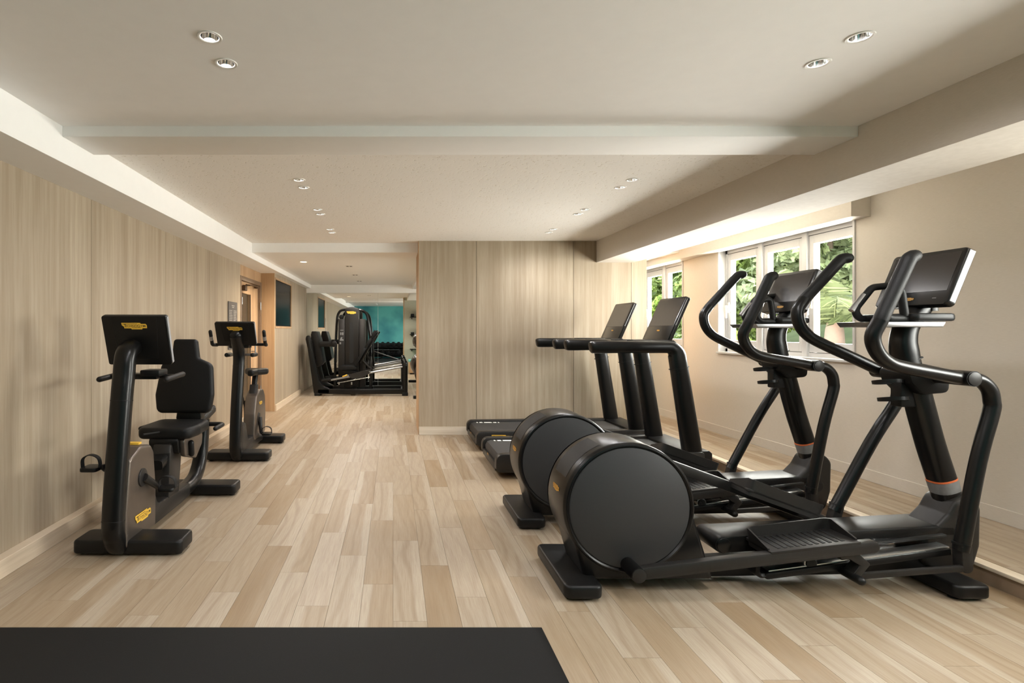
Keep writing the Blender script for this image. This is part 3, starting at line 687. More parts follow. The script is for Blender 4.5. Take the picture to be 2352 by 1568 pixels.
# ================================================================== CROSS TRAINERS
def R2(p, c, th):
    """rotate (x,z) about c, clockwise for positive th"""
    x, z = p[0] - c[0], p[1] - c[1]; return (c[0] + x * math.cos(th) + z * math.sin(th), c[1] - x * math.sin(th) + z * math.cos(th))
def bar(mb, p0, p1, h, y0, y1, bev=.006, round1=True, round0=True):
    """flat bar in the XZ plane with rounded ends"""
    a, b = Vector(p0), Vector(p1); d = (b - a).normalized(); n = Vector((-d.y, d.x)); ang = math.degrees(math.atan2(d.y, d.x)); pts = []
    if round1: pts += arc(b.x, b.y, h / 2, ang - 90, ang + 90, 8)
    else: pts += [tuple(b - n * h / 2), tuple(b + n * h / 2)]
    if round0: pts += arc(a.x, a.y, h / 2, ang + 90, ang + 270, 8)
    else: pts += [tuple(a + n * h / 2), tuple(a - n * h / 2)]
    return mb.prism(pts, 'y', y0, y1, bev, 2)
def foot_pad(root, x0, x1, y0, y1, name='foot', h=.08):
    pts = fillet([(x0, y0), (x1, y0), (x1, y1), (x0, y1)], .035, 5, True)
    f = MB().prism([tuple(p) for p in pts], 'z', .014, h, .016, 3).build(name, 'black_plastic', root)
    for (a, b) in ((x0 + .04, y0 + .06), (x1 - .04, y0 + .06), (x0 + .04, y1 - .06), (x1 - .04, y1 - .06)):
        MB().disc((a, b, .008), .022, .016, 'z', .003, 16).build('rubber_foot', 'black_rubber', f)
    return f
def cross_trainer(label):
    E = thing('cross_trainer', label, 'cross trainer', (1.95, 2.8, 0), 'cross trainers by the window wall')
    YC = 2.8
    foot_pad(E, .82, 1.005, 2.54, 3.06); foot_pad(E, 2.69, 2.86, 2.54, 3.06)
    # flywheel housing
    C = (1.175, .415); R = .325
    ol = arc(C[0], C[1], R, 214, -6, 56) + [(1.60, .055), (.955, .055)]
    MB().prism(ol, 'y', 2.655, 2.945, .022, 3, ang=.3).build('flywheel_housing', 'black_paint', E)
    for sgn, y in ((-1, 2.652), (1, 2.948)):
        MB().lathe([(.303, 0), (.311, sgn * .008), (.318, sgn * .006), (.322, 0)], (C[0], y, C[1]), 72, 'y').build('disc_rim', 'black_paint', E)
        MB().lathe([(.001, sgn * .004), (.294, sgn * .004), (.2995, sgn * .001), (.30, -sgn * .003)], (C[0], y, C[1]), 72, 'y').build('side_disc', 'disc_grey', E)
    # carrying grip let into the rim and maker's plate
    t = bmesh.new(); rows = []
    for k in range(13):
        a = math.radians(112 + k * 3.6); rows.append([t.verts.new((C[0] + (R + .0015) * math.cos(a), y, C[1] + (R + .0015) * math.sin(a))) for y in (2.715, 2.885)])
    for A, B in zip(rows, rows[1:]): t.faces.new((A[0], A[1], B[1], B[0]))
    g = MB(); g._add(t); g.build('carry_grip', 'deep_black', E)
    a = math.radians(169); n = Vector((math.cos(a), 0, math.sin(a))); tg = Vector((-n.z, 0, n.x))
    logo(E, Vector((C[0], 2.80, C[1])) + n * (R + .001), (0, -1, 0), -tg, .10, True)
    # base frame
    MB().prism([(1.5, .03), (2.80, .05), (2.88, .09), (2.88, .17), (2.72, .16), (1.5, .10)], 'y', 2.74, 2.86, .01).build('base_beam', 'black_plastic', E)
    # sloping deck cover
    sl_ = [(1.66, .185), (2.84, .255), (2.865, .275), (2.86, .30), (2.82, .303), (1.66, .255)]
    ol = [(2.86, .25), (2.868, .285), (2.855, .304), (2.80, .304), (1.70, .249)] + arc(1.685, .205, .045, 95, 265, 10) + [(1.72, .165)]
    MB().prism(ol, 'y', 2.715, 2.905, .010, 2).build('deck_cover', 'black_plastic', E)
    for y in (2.714, 2.906): MB().disc((1.683, y, .205), .036, .01, 'y', .002, 28).build('deck_end_cap', 'black_paint', E)
    # rails
    for y0, y1 in ((2.615, 2.70), (2.91, 2.985)):
        rl = MB(); bar(rl, (1.84, .092), (2.74, .212), .032, y0, y1, .006, False, True)
        rl.tube(fillet([(1.85, (y0 + y1) / 2, .095), (1.792, (y0 + y1) / 2, .088), (1.80, (y0 + y1) / 2, .172), (1.90, (y0 + y1) / 2, .186)], .034, 8), .014, 8, oval=(y1 - y0) / 2, ref=(0, 1, 0), power=3)
        rl.build('rail', 'black_plastic', E)
        st = MB(); bar(st, (1.85, .112), (2.74, .231), .008, y0 + .012, y1 - .012, .001, False, False); st.build('rail_strip', 'alu_strip', E)
        up = MB(); bar(up, (1.84, .160), (2.78, .268), .014, (y0 + .062) if y0 < 2.8 else y0, y1 if y0 < 2.8 else (y1 - .062), .003, False, False); up.build('rail_guard', 'deep_black', E)
    # mast
    mp = [(2.955, .17), (2.914, .404), (2.82, .70), (2.745, .975), (2.70, 1.10), (2.682, 1.19), (2.678, 1.25), (2.695, 1.32), (2.745, 1.39), (2.80, 1.45)]
    pts = catmull([(x, YC, z) for x, z in mp], 5); n_ = len(pts)
    rr = [.056 - .014 * max(0, (i - n_ * .55) / (n_ * .45)) for i in range(n_)]
    MB().tube(pts, rr, 20, oval=[r * .98 for r in rr], ref=(0, 1, 0), power=2.6).build('mast', 'black_paint', E)
    MB().tube([(2.7035, YC, 1.148), (2.7025, YC, 1.152)], .054, 24, oval=.054, ref=(0, 1, 0), power=2.6).build('mast_seam', 'deep_black', E)
    bt = [(2.70, .10), (2.69, .24), (2.76, .29), (2.83, .36), (2.87, .43), (2.95, .46), (3.0, .40), (2.995, .20), (2.96, .08), (2.88, .05)]
    MB().prism([tuple(p) for p in fillet(bt, .06, 5, True)], 'y', 2.715, 2.885, .02, 3).build('mast_boot', 'gunmetal', E)
    for y in (2.713, 2.887): MB().lathe([(.022, -.004), (.036, -.004), (.040, 0), (.036, .004), (.022, .004)], (2.90, y, .24), 28, 'y').disc((2.90, y, .24), .022, .003, 'y', 0, 24).build('boot_eyelet', 'deep_black', E)
    d = Vector((-.094, 0, .296)).normalized()
    wl_ = MB(); wl_.tube([Vector((2.898, YC, .46)), Vector((2.880, YC, .515))], .0575, 20, oval=.0565, ref=(0, 1, 0), power=2.6); wl_.build('warning_label', 'warn_grey', E)
    wl2 = MB(); wl2.tube([Vector((2.8795, YC, .5155)), Vector((2.877, YC, .524))], .0576, 20, oval=.0566, ref=(0, 1, 0), power=2.6); wl2.build('warning_label', 'warn_orange', E)
    # cross axle and fairing
    PV = (2.767, 1.068)
    MB().rod((PV[0], 2.60, PV[1]), (PV[0], 3.00, PV[1]), .036, None, 24).prism([tuple(p) for p in fillet([(2.64, 1.03), (2.70, .97), (2.83, .98), (2.84, 1.10), (2.70, 1.13), (2.62, 1.09)], .03, 4, True)], 'y', 2.71, 2.89, .015, 2).build('axle_fairing', 'black_plastic', E)
    # moving handles
    for sgn, th in ((-1, 0.0), (1, math.radians(17.5))):
        lev = [(PV[0], PV[1]), (2.835, 1.058), (2.882, 1.015), (2.896, .955), (2.892, .90), (2.829, .664), (2.746, .234)]
        pts = catmull([(q[0], YC + sgn * .22, q[1]) for q in [R2(p, PV, th) for p in lev]], 5)
        MB().tube(pts, .0315, 16).build('lever', 'black_paint', E)
        f0, f1 = R2((2.752, .262), PV, th), R2((2.757, .158), PV, th)
        fm = MB(); bar(fm, f0, f1, .052, YC + sgn * .22 - .026, YC + sgn * .22 + .026, .008); fm.build('lever_foot', 'gunmetal', E)
        MB().tube([(R2((2.748, .262), PV, th)[0], YC + sgn * .22, R2((2.748, .262), PV, th)[1]), (R2((2.7495, .272), PV, th)[0], YC + sgn * .22, R2((2.7495, .272), PV, th)[1])], .034, 18).build('lever_collar', 'black_plastic', E)
        hd = [(2.74, 1.070, .22), (2.60, 1.094, .235), (2.425, 1.124, .26), (2.345, 1.148, .272), (2.286, 1.197, .281), (2.258, 1.270, .289), (2.284, 1.347, .30)]
        up = [(2.284, 1.347, .30), (2.35, 1.487, .30), (2.408, 1.612, .30), (2.424, 1.637, .298), (2.446, 1.648, .294)]
        def rp(l): return [(R2((x, z), PV, th)[0], YC + sgn * y, R2((x, z), PV, th)[1]) for x, z, y in l]
        MB().tube(catmull(rp(hd), 6), .0315, 16).build('handle_tube', 'black_paint', E)
        MB().capsule(catmull(rp(up), 5), .0305, 16).build('grip', 'black_grip', E)
        MB().rod((PV[0], YC + sgn * .17, PV[1]), (PV[0], YC + sgn * .262, PV[1]), .037, None, 24).build('pivot_hub', 'black_paint', E)
        MB().disc((PV[0], YC + sgn * .2635, PV[1]), .032, .005, 'y', .001, 28).build('hub_cap', 'gunmetal', E)
    # pedal arms, pedals, rollers, links
    for sgn, a, b in ((-1, (1.164, .138), (2.285, .268)), (1, (1.19, .675), (2.37, .244))):
        yo = YC + sgn * .247; y0, y1 = yo - .022, yo + .022
        am = MB(); bar(am, a, b, .058, y0, y1, .007); am.build('pedal_arm', 'gunmetal', E)
        am = MB(); am.rod((a[0], yo - sgn * .10, a[1]), (a[0], yo + sgn * .03, a[1]), .036, None, 24); am.build('crank_pin', 'black_paint', E)
        MB().disc((a[0], yo + sgn * .031, a[1]), .033, .006, 'y', .001, 28).build('pin_cap', 'gunmetal', E)
        cr = MB(); bar(cr, (C[0], C[1]), a, .06, YC + sgn * .158 - .008, YC + sgn * .158 + .008, .004)
        av, bv = Vector(a), Vector(b); dv = (bv - av).normalized(); ang = math.atan2(dv.y, dv.x); Lb = (bv - av).length
        # pedal in the frame of the arm: u along, w up
        base = bv - dv * .02
        M = Matrix.Translation(Vector((base.x, yo, base.y))) @ Matrix.Rotation(-ang, 4, 'Y')
        u0, u1 = -.47, -.04; w = .031; q = -sgn          # q: direction of the pedal plate (inwards)
        ys0, ys1 = sorted((-.022 * q, .165 * q))
        rim = fillet([(u0, -.0), (u0, q * .165), (u1, q * .165), (u1, 0)], [0, .03, .03, 0], 5)
        pd = MB().box(u0, u1, ys0, ys1, w - .012, w + .004, .003, 2, M).build('pedal', 'gunmetal', E)
        wallp = [(p.x, p.y) for p in rim]; inner = [(p.x * 1.0 + (.008 if p.x < (u0 + u1) / 2 else -.008), p.y - (q * .008 if abs(p.y) > .15 else 0)) for p in rim]
        t = bmesh.new(); nW = len(wallp)
        hts = []
        for (px, py) in wallp:
            k = abs(py) / .165; hts.append(w + .012 + .045 * min(1, max(0, (k - .08) / .5)))
        lo = [t.verts.new((p[0], p[1], w - .03)) for p in wallp]; hi = [t.verts.new((p[0], p[1], h)) for p, h in zip(wallp, hts)]
        li_ = [t.verts.new((p[0], p[1], w - .03)) for p in inner]; hi_ = [t.verts.new((p[0], p[1], h)) for p, h in zip(inner, hts)]
        for k in range(nW - 1):
            t.faces.new((lo[k], lo[k + 1], hi[k + 1], hi[k])); t.faces.new((li_[k], hi_[k], hi_[k + 1], li_[k + 1])); t.faces.new((hi[k], hi[k + 1], hi_[k + 1], hi_[k])); t.faces.new((lo[k], li_[k], li_[k + 1], lo[k + 1]))
        for k in (0, nW - 1): t.faces.new((lo[k], hi[k], hi_[k], li_[k]))
        bmesh.ops.transform(t, matrix=M, verts=t.verts[:]); g = MB(); g._add(t); g.build('pedal_rim', 'gunmetal', pd)
        rb = MB()
        for k in range(11):
            u = u0 + .05 + k * .031; ra, rb_ = sorted((q * .005, q * .145)); rb.box(u, u + .016, ra, rb_, w + .0035, w + .0065, .001, 1, M)
        rb.build('tread_ribs', 'black_rubber', pd)
        bk = Matrix.Translation(Vector((bv.x, YC + sgn * .225, bv.y))) @ Matrix.Rotation(-.115, 4, 'Y')
        if sgn < 0:
            MB().prism([(-.16, -.02), (-.07, -.02), (-.015, -.085), (-.075, -.145), (-.115, -.135), (-.065, -.085), (-.11, -.05), (-.15, -.05)], 'y', -.03, .03, .004, 2, bk).build('roller_bracket', 'gunmetal', E)
        for ux in (-.225, -.005):
            MB().disc((bv.x + ux, YC + sgn * .145, .155 + (bv.x + ux - 2.1) * .125), .034, .05, 'y', .006, 28).build('roller', 'silver', E)
            MB().disc((bv.x + ux, YC + sgn * .172, .155 + (bv.x + ux - 2.1) * .125), .026, .01, 'y', .002, 24).build('roller_cap', 'deep_black', E)
        fx = R2((2.757, .158), PV, math.radians(17.5) if sgn > 0 else 0)
        lk = MB(); bar(lk, (bv.x - .08, bv.y - .152), fx, .03, YC + sgn * .235 - .009, YC + sgn * .235 + .009, .004); lk.build('link_bar', 'gunmetal', E)
        MB().capsule([(bv.x - .08, YC + sgn * .18, bv.y - .148), (bv.x - .08, YC + sgn * .285, bv.y - .150)], .02, 14).build('link_pin', 'black_plastic', E)
    # cup holders
    for (x, z) in ((2.586, 1.03), (2.615, .94)):
        MB().lathe([(.057, -.009), (.062, -.009), (.063, .009), (.057, .009), (.057, -.009)], (0, 0, 0), 32).xf(Matrix.Translation(Vector((x, YC - .01, z))) @ Matrix.Rotation(math.radians(-11), 4, 'X')).build('cup_ring', 'black_plastic', E)
    MB().box(2.635, 2.74, 2.765, 2.83, .90, 1.05, .008).build('cup_bracket', 'black_plastic', E)
    # console
    b0, b1 = Vector((2.70, 0, 1.428)), Vector((2.815, 0, 1.71)); up = (b1 - b0).normalized(); n = Vector((up.z, 0, -up.x))   # n points away from the user
    Mc = Matrix((Vector((0, -1, 0)), up, -n)).transposed().to_4x4(); Mc.translation = Vector((b0.x, YC, b0.z)); H = (b1 - b0).length
    cs = MB(); cs.prism([tuple(p) for p in fillet([(-.195, 0), (.195, 0), (.195, H), (-.195, H)], .02, 4, True)], 'z', -.045, 0, .006, 2, Mc); co = cs.build('console', 'bezel', E)
    MB().box(-.172, .172, .075, H - .02, .0002, .001, 0, 1, Mc).build('screen', 'screen', co)
    for a_, b_ in ((.1952, .198), (-.198, -.1952)): MB().box(a_, b_, .02, H - .012, -.038, -.008, .001, 1, Mc).build('console_edge', 'satin_edge', co)
    pl = Mc @ Vector((-.01, .036, .0015)); logo(E, pl, Mc.to_3x3() @ Vector((1, 0, 0)), up, .062, True)
    MB().box(.115, .135, .034, .038, .0003, .0008, 0, 1, Mc).build('status_light', 'warn_grey', co)
    MB().tube([(2.80, YC, 1.40), (2.80, YC, 1.50)], .028, 14, oval=.05, ref=(0, 1, 0), power=3).build('console_neck', 'black_paint', E)
    # accessory tray and fixed hand loops
    MB().prism([tuple(p) for p in fillet([(2.58, 2.64), (2.80, 2.64), (2.80, 2.96), (2.58, 2.96)], .03, 4, True)], 'z', 1.345, 1.385, .012, 2).build('tray', 'black_plastic', E)
    MB().prism([(2.46, 1.315), (2.745, 1.315), (2.76, 1.342), (2.44, 1.342)], 'y', 2.66, 2.94, .004).build('tray_support', 'silver', E)
    for sgn in (-1, 1):
        y = YC + sgn * .115
        if sgn > 0: lp = fillet([(2.70, y, 1.355), (2.49, y + sgn * .01, 1.362), (2.635, y + sgn * .02, 1.535), (2.78, y, 1.55)], .045, 7)
        else: lp = fillet([(2.62, y, 1.358), (2.455, y, 1.362), (2.495, y, 1.50), (2.555, y, 1.515), (2.575, y, 1.37)], [0, .04, .03, .03, 0], 7)
        MB().tube(lp, .0185, 14).build('hand_loop', 'black_grip', E)
        if sgn < 0: continue
        a_, b_ = Vector((2.519, y + sgn * .0115, 1.402)), Vector((2.594, y + sgn * .0175, 1.490)); nn = Vector((-.8, 0, .6))
        MB().tube([a_ + nn * .006, b_ + nn * .006], .0152, 12).build('pulse_sensor', 'silver', E)
    return E
ct1 = cross_trainer('near black cross trainer with large round flywheel, closest to the camera')
ct2 = copy_tree(ct1); ct2.location = (1.94, 2.8 + .915, 0); ct2['label'] = 'second black cross trainer, standing behind the near one'

# ================================================================== TREADMILLS
def treadmill(label):
    T = thing('treadmill', label, 'treadmill', (1.75, 5.06, 0), 'treadmills before the partition')
    y0, y1 = 4.65, 5.46
    side = [tuple(p) for p in fillet([(.90, .085), (.93, .055), (2.72, .055), (2.72, .235), (2.60, .235), (.90, .215)], [.0, .0, .02, .03, 0, .075], 7, True)]
    for a, b in ((y0, y0 + .085), (y1 - .085, y1)):
        MB().prism(side, 'y', a, b, .008, 2).build('side_rail', 'gunmetal', T)
    MB().box(.905, .955, y0 + .08, y1 - .08, .055, .115, .006).build('rear_cover', 'gunmetal', T)
    MB().prism([(.965, .075), (.93, .10), (.925, .15), (.945, .185), (.98, .196), (2.56, .208), (2.56, .19), (1.0, .18)], 'y', y0 + .095, y1 - .095, .0).build('running_belt', 'belt', T)
    MB().box(1.0, 2.62, y0 + .07, y1 - .07, .06, .18).build('deck_bed', 'deep_black', T)
    for (a, b) in ((1.005, 1.02), (1.04, 1.075), (1.095, 1.185), (1.205, 1.24), (1.26, 1.275)):
        MB().box(a, b, y1 - .155, y1 - .115, .1975, .2005).build('belt_mark', 'white_mark', T)
    MB().prism([(2.56, .10), (2.75, .10), (2.80, .14), (2.80, .22), (2.77, .245), (2.56, .232)], 'y', y0 + .02, y1 - .02, .012, 2).build('motor_cover', 'black_plastic', T)
    for a in (y0 + .05, y1 - .05):
        for x in (1.15, 2.6): MB().disc((x, a, .03), .035, .06, 'z', .006, 18).build('levelling_foot', 'black_rubber', T)
    # uprights that bend into the handrails
    for a, b in ((y0 + .01, y0 + .115), (y1 - .115, y1 - .01)):
        ym = (a + b) / 2; path = fillet([(1.775, ym, 1.151), (2.496, ym, 1.151), (2.652, ym, .15)], .085, 10)
        pp, rr, oo = [(1.737, ym, 1.149), (1.742, ym, 1.15), (1.752, ym, 1.151)], [.030, .044, .051], [.030, .044, .050]
        for p in path:
            k = min(1, max(0, (1.151 - p.z) / .12)) if p.x > 2.3 else 0
            pp.append(tuple(p)); rr.append(.054 + .030 * k); oo.append(.0525)
        MB().tube(pp, rr, 28, oval=oo, ref=(0, 1, 0), power=2.7).build('handrail', 'black_paint', T)
        MB().box(1.76, 1.90, a + .03, b - .03, 1.0955, 1.0985, .001, 1).build('sensor_strip', 'silver', T)
        MB().tube([(2.5246, ym, .968), (2.5253, ym, .964)], .0845, 28, oval=.053, ref=(0, 1, 0), power=2.7).build('rail_seam', 'deep_black', T)
    MB().prism([tuple(p) for p in fillet([(2.12, 1.135), (2.50, 1.135), (2.54, 1.18), (2.50, 1.21), (2.14, 1.20)], .02, 4, True)], 'y', y0 + .10, y1 - .10, .006).build('bridge', 'black_plastic', T)
    for k in range(2): MB().prism([tuple(p) for p in fillet([(2.16, 4.80 + k * .37), (2.34, 4.80 + k * .37), (2.34, 4.95 + k * .37), (2.16, 4.95 + k * .37)], .03, 4, True)], 'z', 1.197, 1.209, .003).build('storage_cup', 'deep_black', T)
    b0, b1 = Vector((2.485, 0, 1.205)), Vector((2.665, 0, 1.61)); up = (b1 - b0).normalized(); n = Vector((up.z, 0, -up.x))
    Mc = Matrix((Vector((0, -1, 0)), up, -n)).transposed().to_4x4(); Mc.translation = Vector((b0.x, 5.08, b0.z)); H = (b1 - b0).length
    co = MB().prism([tuple(p) for p in fillet([(-.245, 0), (.245, 0), (.245, H), (-.245, H)], [.004, .004, .02, .02], 4, True)], 'z', -.04, 0, .005, 2, Mc).build('console', 'bezel', T)
    MB().box(-.225, .225, .15, H - .02, .0002, .001, 0, 1, Mc).build('screen', 'screen', co)
    MB().box(.2452, .2475, .16, H - .02, -.016, -.010, 0, 1, Mc).build('console_edge', 'satin_edge', co)
    logo(T, Mc @ Vector((.0, .10, .0015)), (0, -1, 0), up, .055, True)
    logo(T, (1.16, y0 - .001, .155), (1, 0, 0), (0, 0, 1), .20)
    logo(T, (.897, 5.05, .13), (0, -1, 0), (0, 0, 1), .06, True)
    return T
tm1 = treadmill('nearer treadmill, its rear end beside the cross trainer wheels')
tm2 = copy_tree(tm1); tm2.location = (1.74, 5.06 + 1.04, 0); tm2['label'] = 'farther treadmill, right in front of the wooden partition'

# ================================================================== BIKES
def pedal_set(root, cx, hw, cy, cz, dy, dz):
    """cranks and pedals: axle along X"""
    MB().disc((cx + hw, cy, cz), .055, .016, 'x', .004, 32).disc((cx - hw, cy, cz), .055, .016, 'x', .004, 32).build('crank_cover', 'gunmetal', root)
    for s in (1, -1):
        py, pz = cy + s * dy, cz + s * dz
        x0 = cx + s * (hw + .01)
        m = MB().tube([(x0, cy, cz), (x0 + s * .028, py, pz)], [.026, .018], 14).build('crank', 'gunmetal', root)
        MB().rod((x0 + s * .02, py, pz), (x0 + s * .05, py, pz), .014, None, 12).build('pedal_axle', 'black_plastic', root)
        xc = x0 + s * .09
        p = MB().prism([tuple(q) for q in fillet([(xc - .05, py - .055), (xc + .05, py - .055), (xc + .05, py + .055), (xc - .05, py + .055)], .022, 4, True)], 'z', pz - .02, pz + .004, .006, 2).build('pedal', 'black_plastic', root)
        pts = catmull([(xc - .05, py - .01, pz), (xc - .045, py - .015, pz + .05), (xc, py - .02, pz + .075), (xc + .045, py - .015, pz + .055), (xc + .055, py - .01, pz + .0)], 5)
        MB().tube(pts, .003, 8, oval=.018, ref=(0, 1, 0), power=4).build('strap', 'black_rubber', p)
def bike_console(root, X, yt, zt, yb, zb, w):
    b0, b1 = Vector((0, yb, zb)), Vector((0, yt, zt)); up = (b1 - b0).normalized(); nb = Vector((0, -up.z, up.y))   # towards the viewer
    M = Matrix((Vector((1, 0, 0)), up, nb)).transposed().to_4x4(); M.translation = Vector((X, yb, zb)); H = (b1 - b0).length
    c = MB().prism([tuple(p) for p in fillet([(-w / 2, 0), (w / 2, 0), (w / 2, H), (-w / 2, H)], .014, 4, True)], 'z', -.04, 0, .007, 2, M).build('console', 'black_plastic', root)
    MB().prism([tuple(p) for p in fillet([(-w * .30, .04), (w * .30, .04), (w * .36, H - .004), (-w * .36, H - .004)], .012, 3, True)], 'z', 0, .0025, .001, 1, M).build('back_cover', 'black_plastic', c)
    MB().box(-w * .46, w * .46, .05, H - .015, -.0415, -.0402, 0, 1, M).build('screen', 'screen', c)
    MB().box(w / 2 + .0002, w / 2 + .002, .012, H - .01, -.033, -.010, 0, 1, M).build('console_edge', 'satin_edge', c)
    logo(root, M @ Vector((0, H - .062, .003)), (1, 0, 0), up, w * .385)
    return M
def recline_bike():
    X = -1.585; B = thing('recumbent_bike', 'black recumbent exercise bike with padded backrest by the left wall', 'exercise bike', (X, 3.7, 0))
    foot_pad(B, -1.845, -1.215, 3.055, 3.255, 'front_foot', .092); foot_pad(B, -1.86, -1.235, 4.16, 4.34, 'rear_foot', .092)
    mp = [(3.17, .045), (3.075, .06), (3.035, .12), (3.02, .20), (3.055, .5), (3.115, .9), (3.14, 1.03), (3.155, 1.12), (3.18, 1.17), (3.235, 1.20)]
    MB().tube(catmull([(X, y, z) for y, z in mp], 6), .05, 24, oval=.0605, ref=(1, 0, 0), power=2.4).build('mast', 'black_paint', B)
    MB().tube([(X, 3.0215, .219), (X, 3.022, .223)], .0512, 24, oval=.0617, ref=(1, 0, 0), power=2.4).tube([(X, 3.1135, .888), (X, 3.114, .892)], .0512, 24, oval=.0617, ref=(1, 0, 0), power=2.4).build('mast_seam', 'deep_black', B)
    ol = [tuple(p) for p in fillet([(3.04, .045), (3.42, .055), (3.425, .30), (3.395, .53), (3.35, .585), (3.22, .60), (3.09, .55), (3.04, .25)], [.03, .0, .1, .06, .06, .06, .03, 0], 6, True)]
    MB().prism(ol, 'x', X - .062, X + .064, .014, 3, ang=.35).build('body_shell', 'bronze_shell', B)
    MB().prism([tuple(p) for p in fillet([(3.36, .05), (3.85, .05), (4.02, .06), (4.02, .15), (3.86, .155), (3.66, .17), (3.50, .17), (3.46, .19), (3.41, .30), (3.36, .30)], [0, 0, 0, 0, 0, .02, .04, .06, 0, 0], 5, True)], 'x', X - .058, X + .058, .012, 2, ang=.35).build('lower_frame', 'gunmetal', B)
    # tray on the body, seat pillar, rear tube
    MB().prism([tuple(p) for p in fillet([(3.62, .15), (3.80, .15), (3.86, .50), (3.66, .52), (3.64, .46)], .02, 4, True)], 'x', X - .062, X + .062, .012, 2).build('seat_pillar', 'gunmetal', B)
    MB().tube(catmull([(X, 3.85, .095), (X, 4.12, .10), (X, 4.28, .14), (X, 4.38, .26), (X, 4.42, .42), (X, 4.44, .56)], 6), .05, 18, oval=.055, ref=(1, 0, 0), power=2.5).build('rear_tube', 'black_paint', B)
    MB().tube([(X, 3.55, .40), (X, 4.62, .62)], .035, 16, oval=.05, ref=(1, 0, 0), power=4).build('seat_rail', 'black_plastic', B)
    MB().tube([(X, 4.621, .6205), (X, 4.626, .6215)], .028, 16, oval=.042, ref=(1, 0, 0), power=4).build('rail_end_cap', 'silver', B)
    MB().prism([tuple(p) for p in fillet([(3.70, .44), (4.10, .44), (4.16, .54), (3.66, .56)], .03, 4, True)], 'x', X - .10, X + .10, .012, 2).build('seat_carriage', 'black_plastic', B)
    MB().prism([tuple(p) for p in fillet([(3.72, .42), (3.93, .36), (4.05, .44), (4.07, .53), (3.70, .55)], .03, 4, True)], 'x', X + .10, X + .135, .008, 2).build('adjust_cover', 'bronze_shell', B)
    MB().capsule([(X + .15, 3.80, .42), (X + .15, 3.79, .50)], .02, 12).build('adjust_lever', 'black_plastic', B)
    # seat
    sp = [tuple(p) for p in fillet([(X - .18, 3.67), (X + .18, 3.67), (X + .205, 3.82), (X + .19, 4.08), (X - .19, 4.08), (X - .205, 3.82)], .06, 6, True)]
    MB().prism(sp, 'z', .545, .625, .028, 4).build('seat', 'black_leather', B)
    bk = [(X - .155, 4.13)]
    Xs = X; X = X - .035
    bo = [tuple(p) for p in fillet([(X - .205, .66), (X + .205, .66), (X + .225, .80), (X + .205, 1.04), (X + .10, 1.085), (X + .075, 1.235), (X - .105, 1.235), (X - .115, 1.085), (X - .19, 1.04), (X - .225, .80)], [.05, .05, .08, .06, .03, .025, .025, .03, .06, .08], 6, True)]
    Mb = Matrix.Translation(Vector((0, 4.12, .66))) @ Matrix.Rotation(math.radians(-8), 4, 'X') @ Matrix.Translation(Vector((0, -4.12, -.66)))
    MB().prism(bo, 'y', 4.10, 4.17, .026, 4, Mb).build('backrest', 'black_leather', B)
    X = Xs
    MB().prism([(x, z) for x, z in fillet([(X - .10, .60), (X + .10, .60), (X + .085, .70), (X - .085, .70)], .02, 3, True)], 'y', 4.13, 4.22, .01, 2).build('backrest_bracket', 'black_plastic', B)
    for s in (-1, 1):
        MB().capsule(fillet([(X + s * .06, 4.15, .57), (X + s * .265, 4.15, .57), (X + s * .275, 3.93, .575)], .04, 6), .017, 14).build('seat_handle', 'black_grip', B)
    MB().rod((X - .02, 3.42, .63), (X - .02, 3.66, .60), .006, None, 8).build('cable', 'black_rubber', B)
    MB().box(X - .045, X + .03, 3.26, 3.30, .598, .612, .003).build('yellow_tab', 'yellow', B)
    # handlebar
    MB().rod((X - .20, 3.36, 1.01), (X + .205, 3.36, 1.01), .014, None, 14).box(X - .12, X + .12, 3.30, 3.40, .995, 1.03, .008).build('handlebar', 'black_plastic', B)
    for s in (-1, 1): MB().capsule([(X + s * .205, 3.25, 1.0), (X + s * .205, 3.50, 1.012)], .0175, 14).build('grip', 'black_grip', B)
    MB().box(X + .03, X + .15, 3.27, 3.40, 1.015, 1.055, .008).build('phone_tray', 'black_plastic', B)
    bike_console(B, -1.563, 3.205, 1.385, 3.30, 1.085, .392)
    pedal_set(B, X, .064, 3.235, .408, .135, -.098)
    logo(B, (X + .0655, 3.24, .175), (0, 1, 0), (0, .0, 1), .20)
    return B
recline_bike()
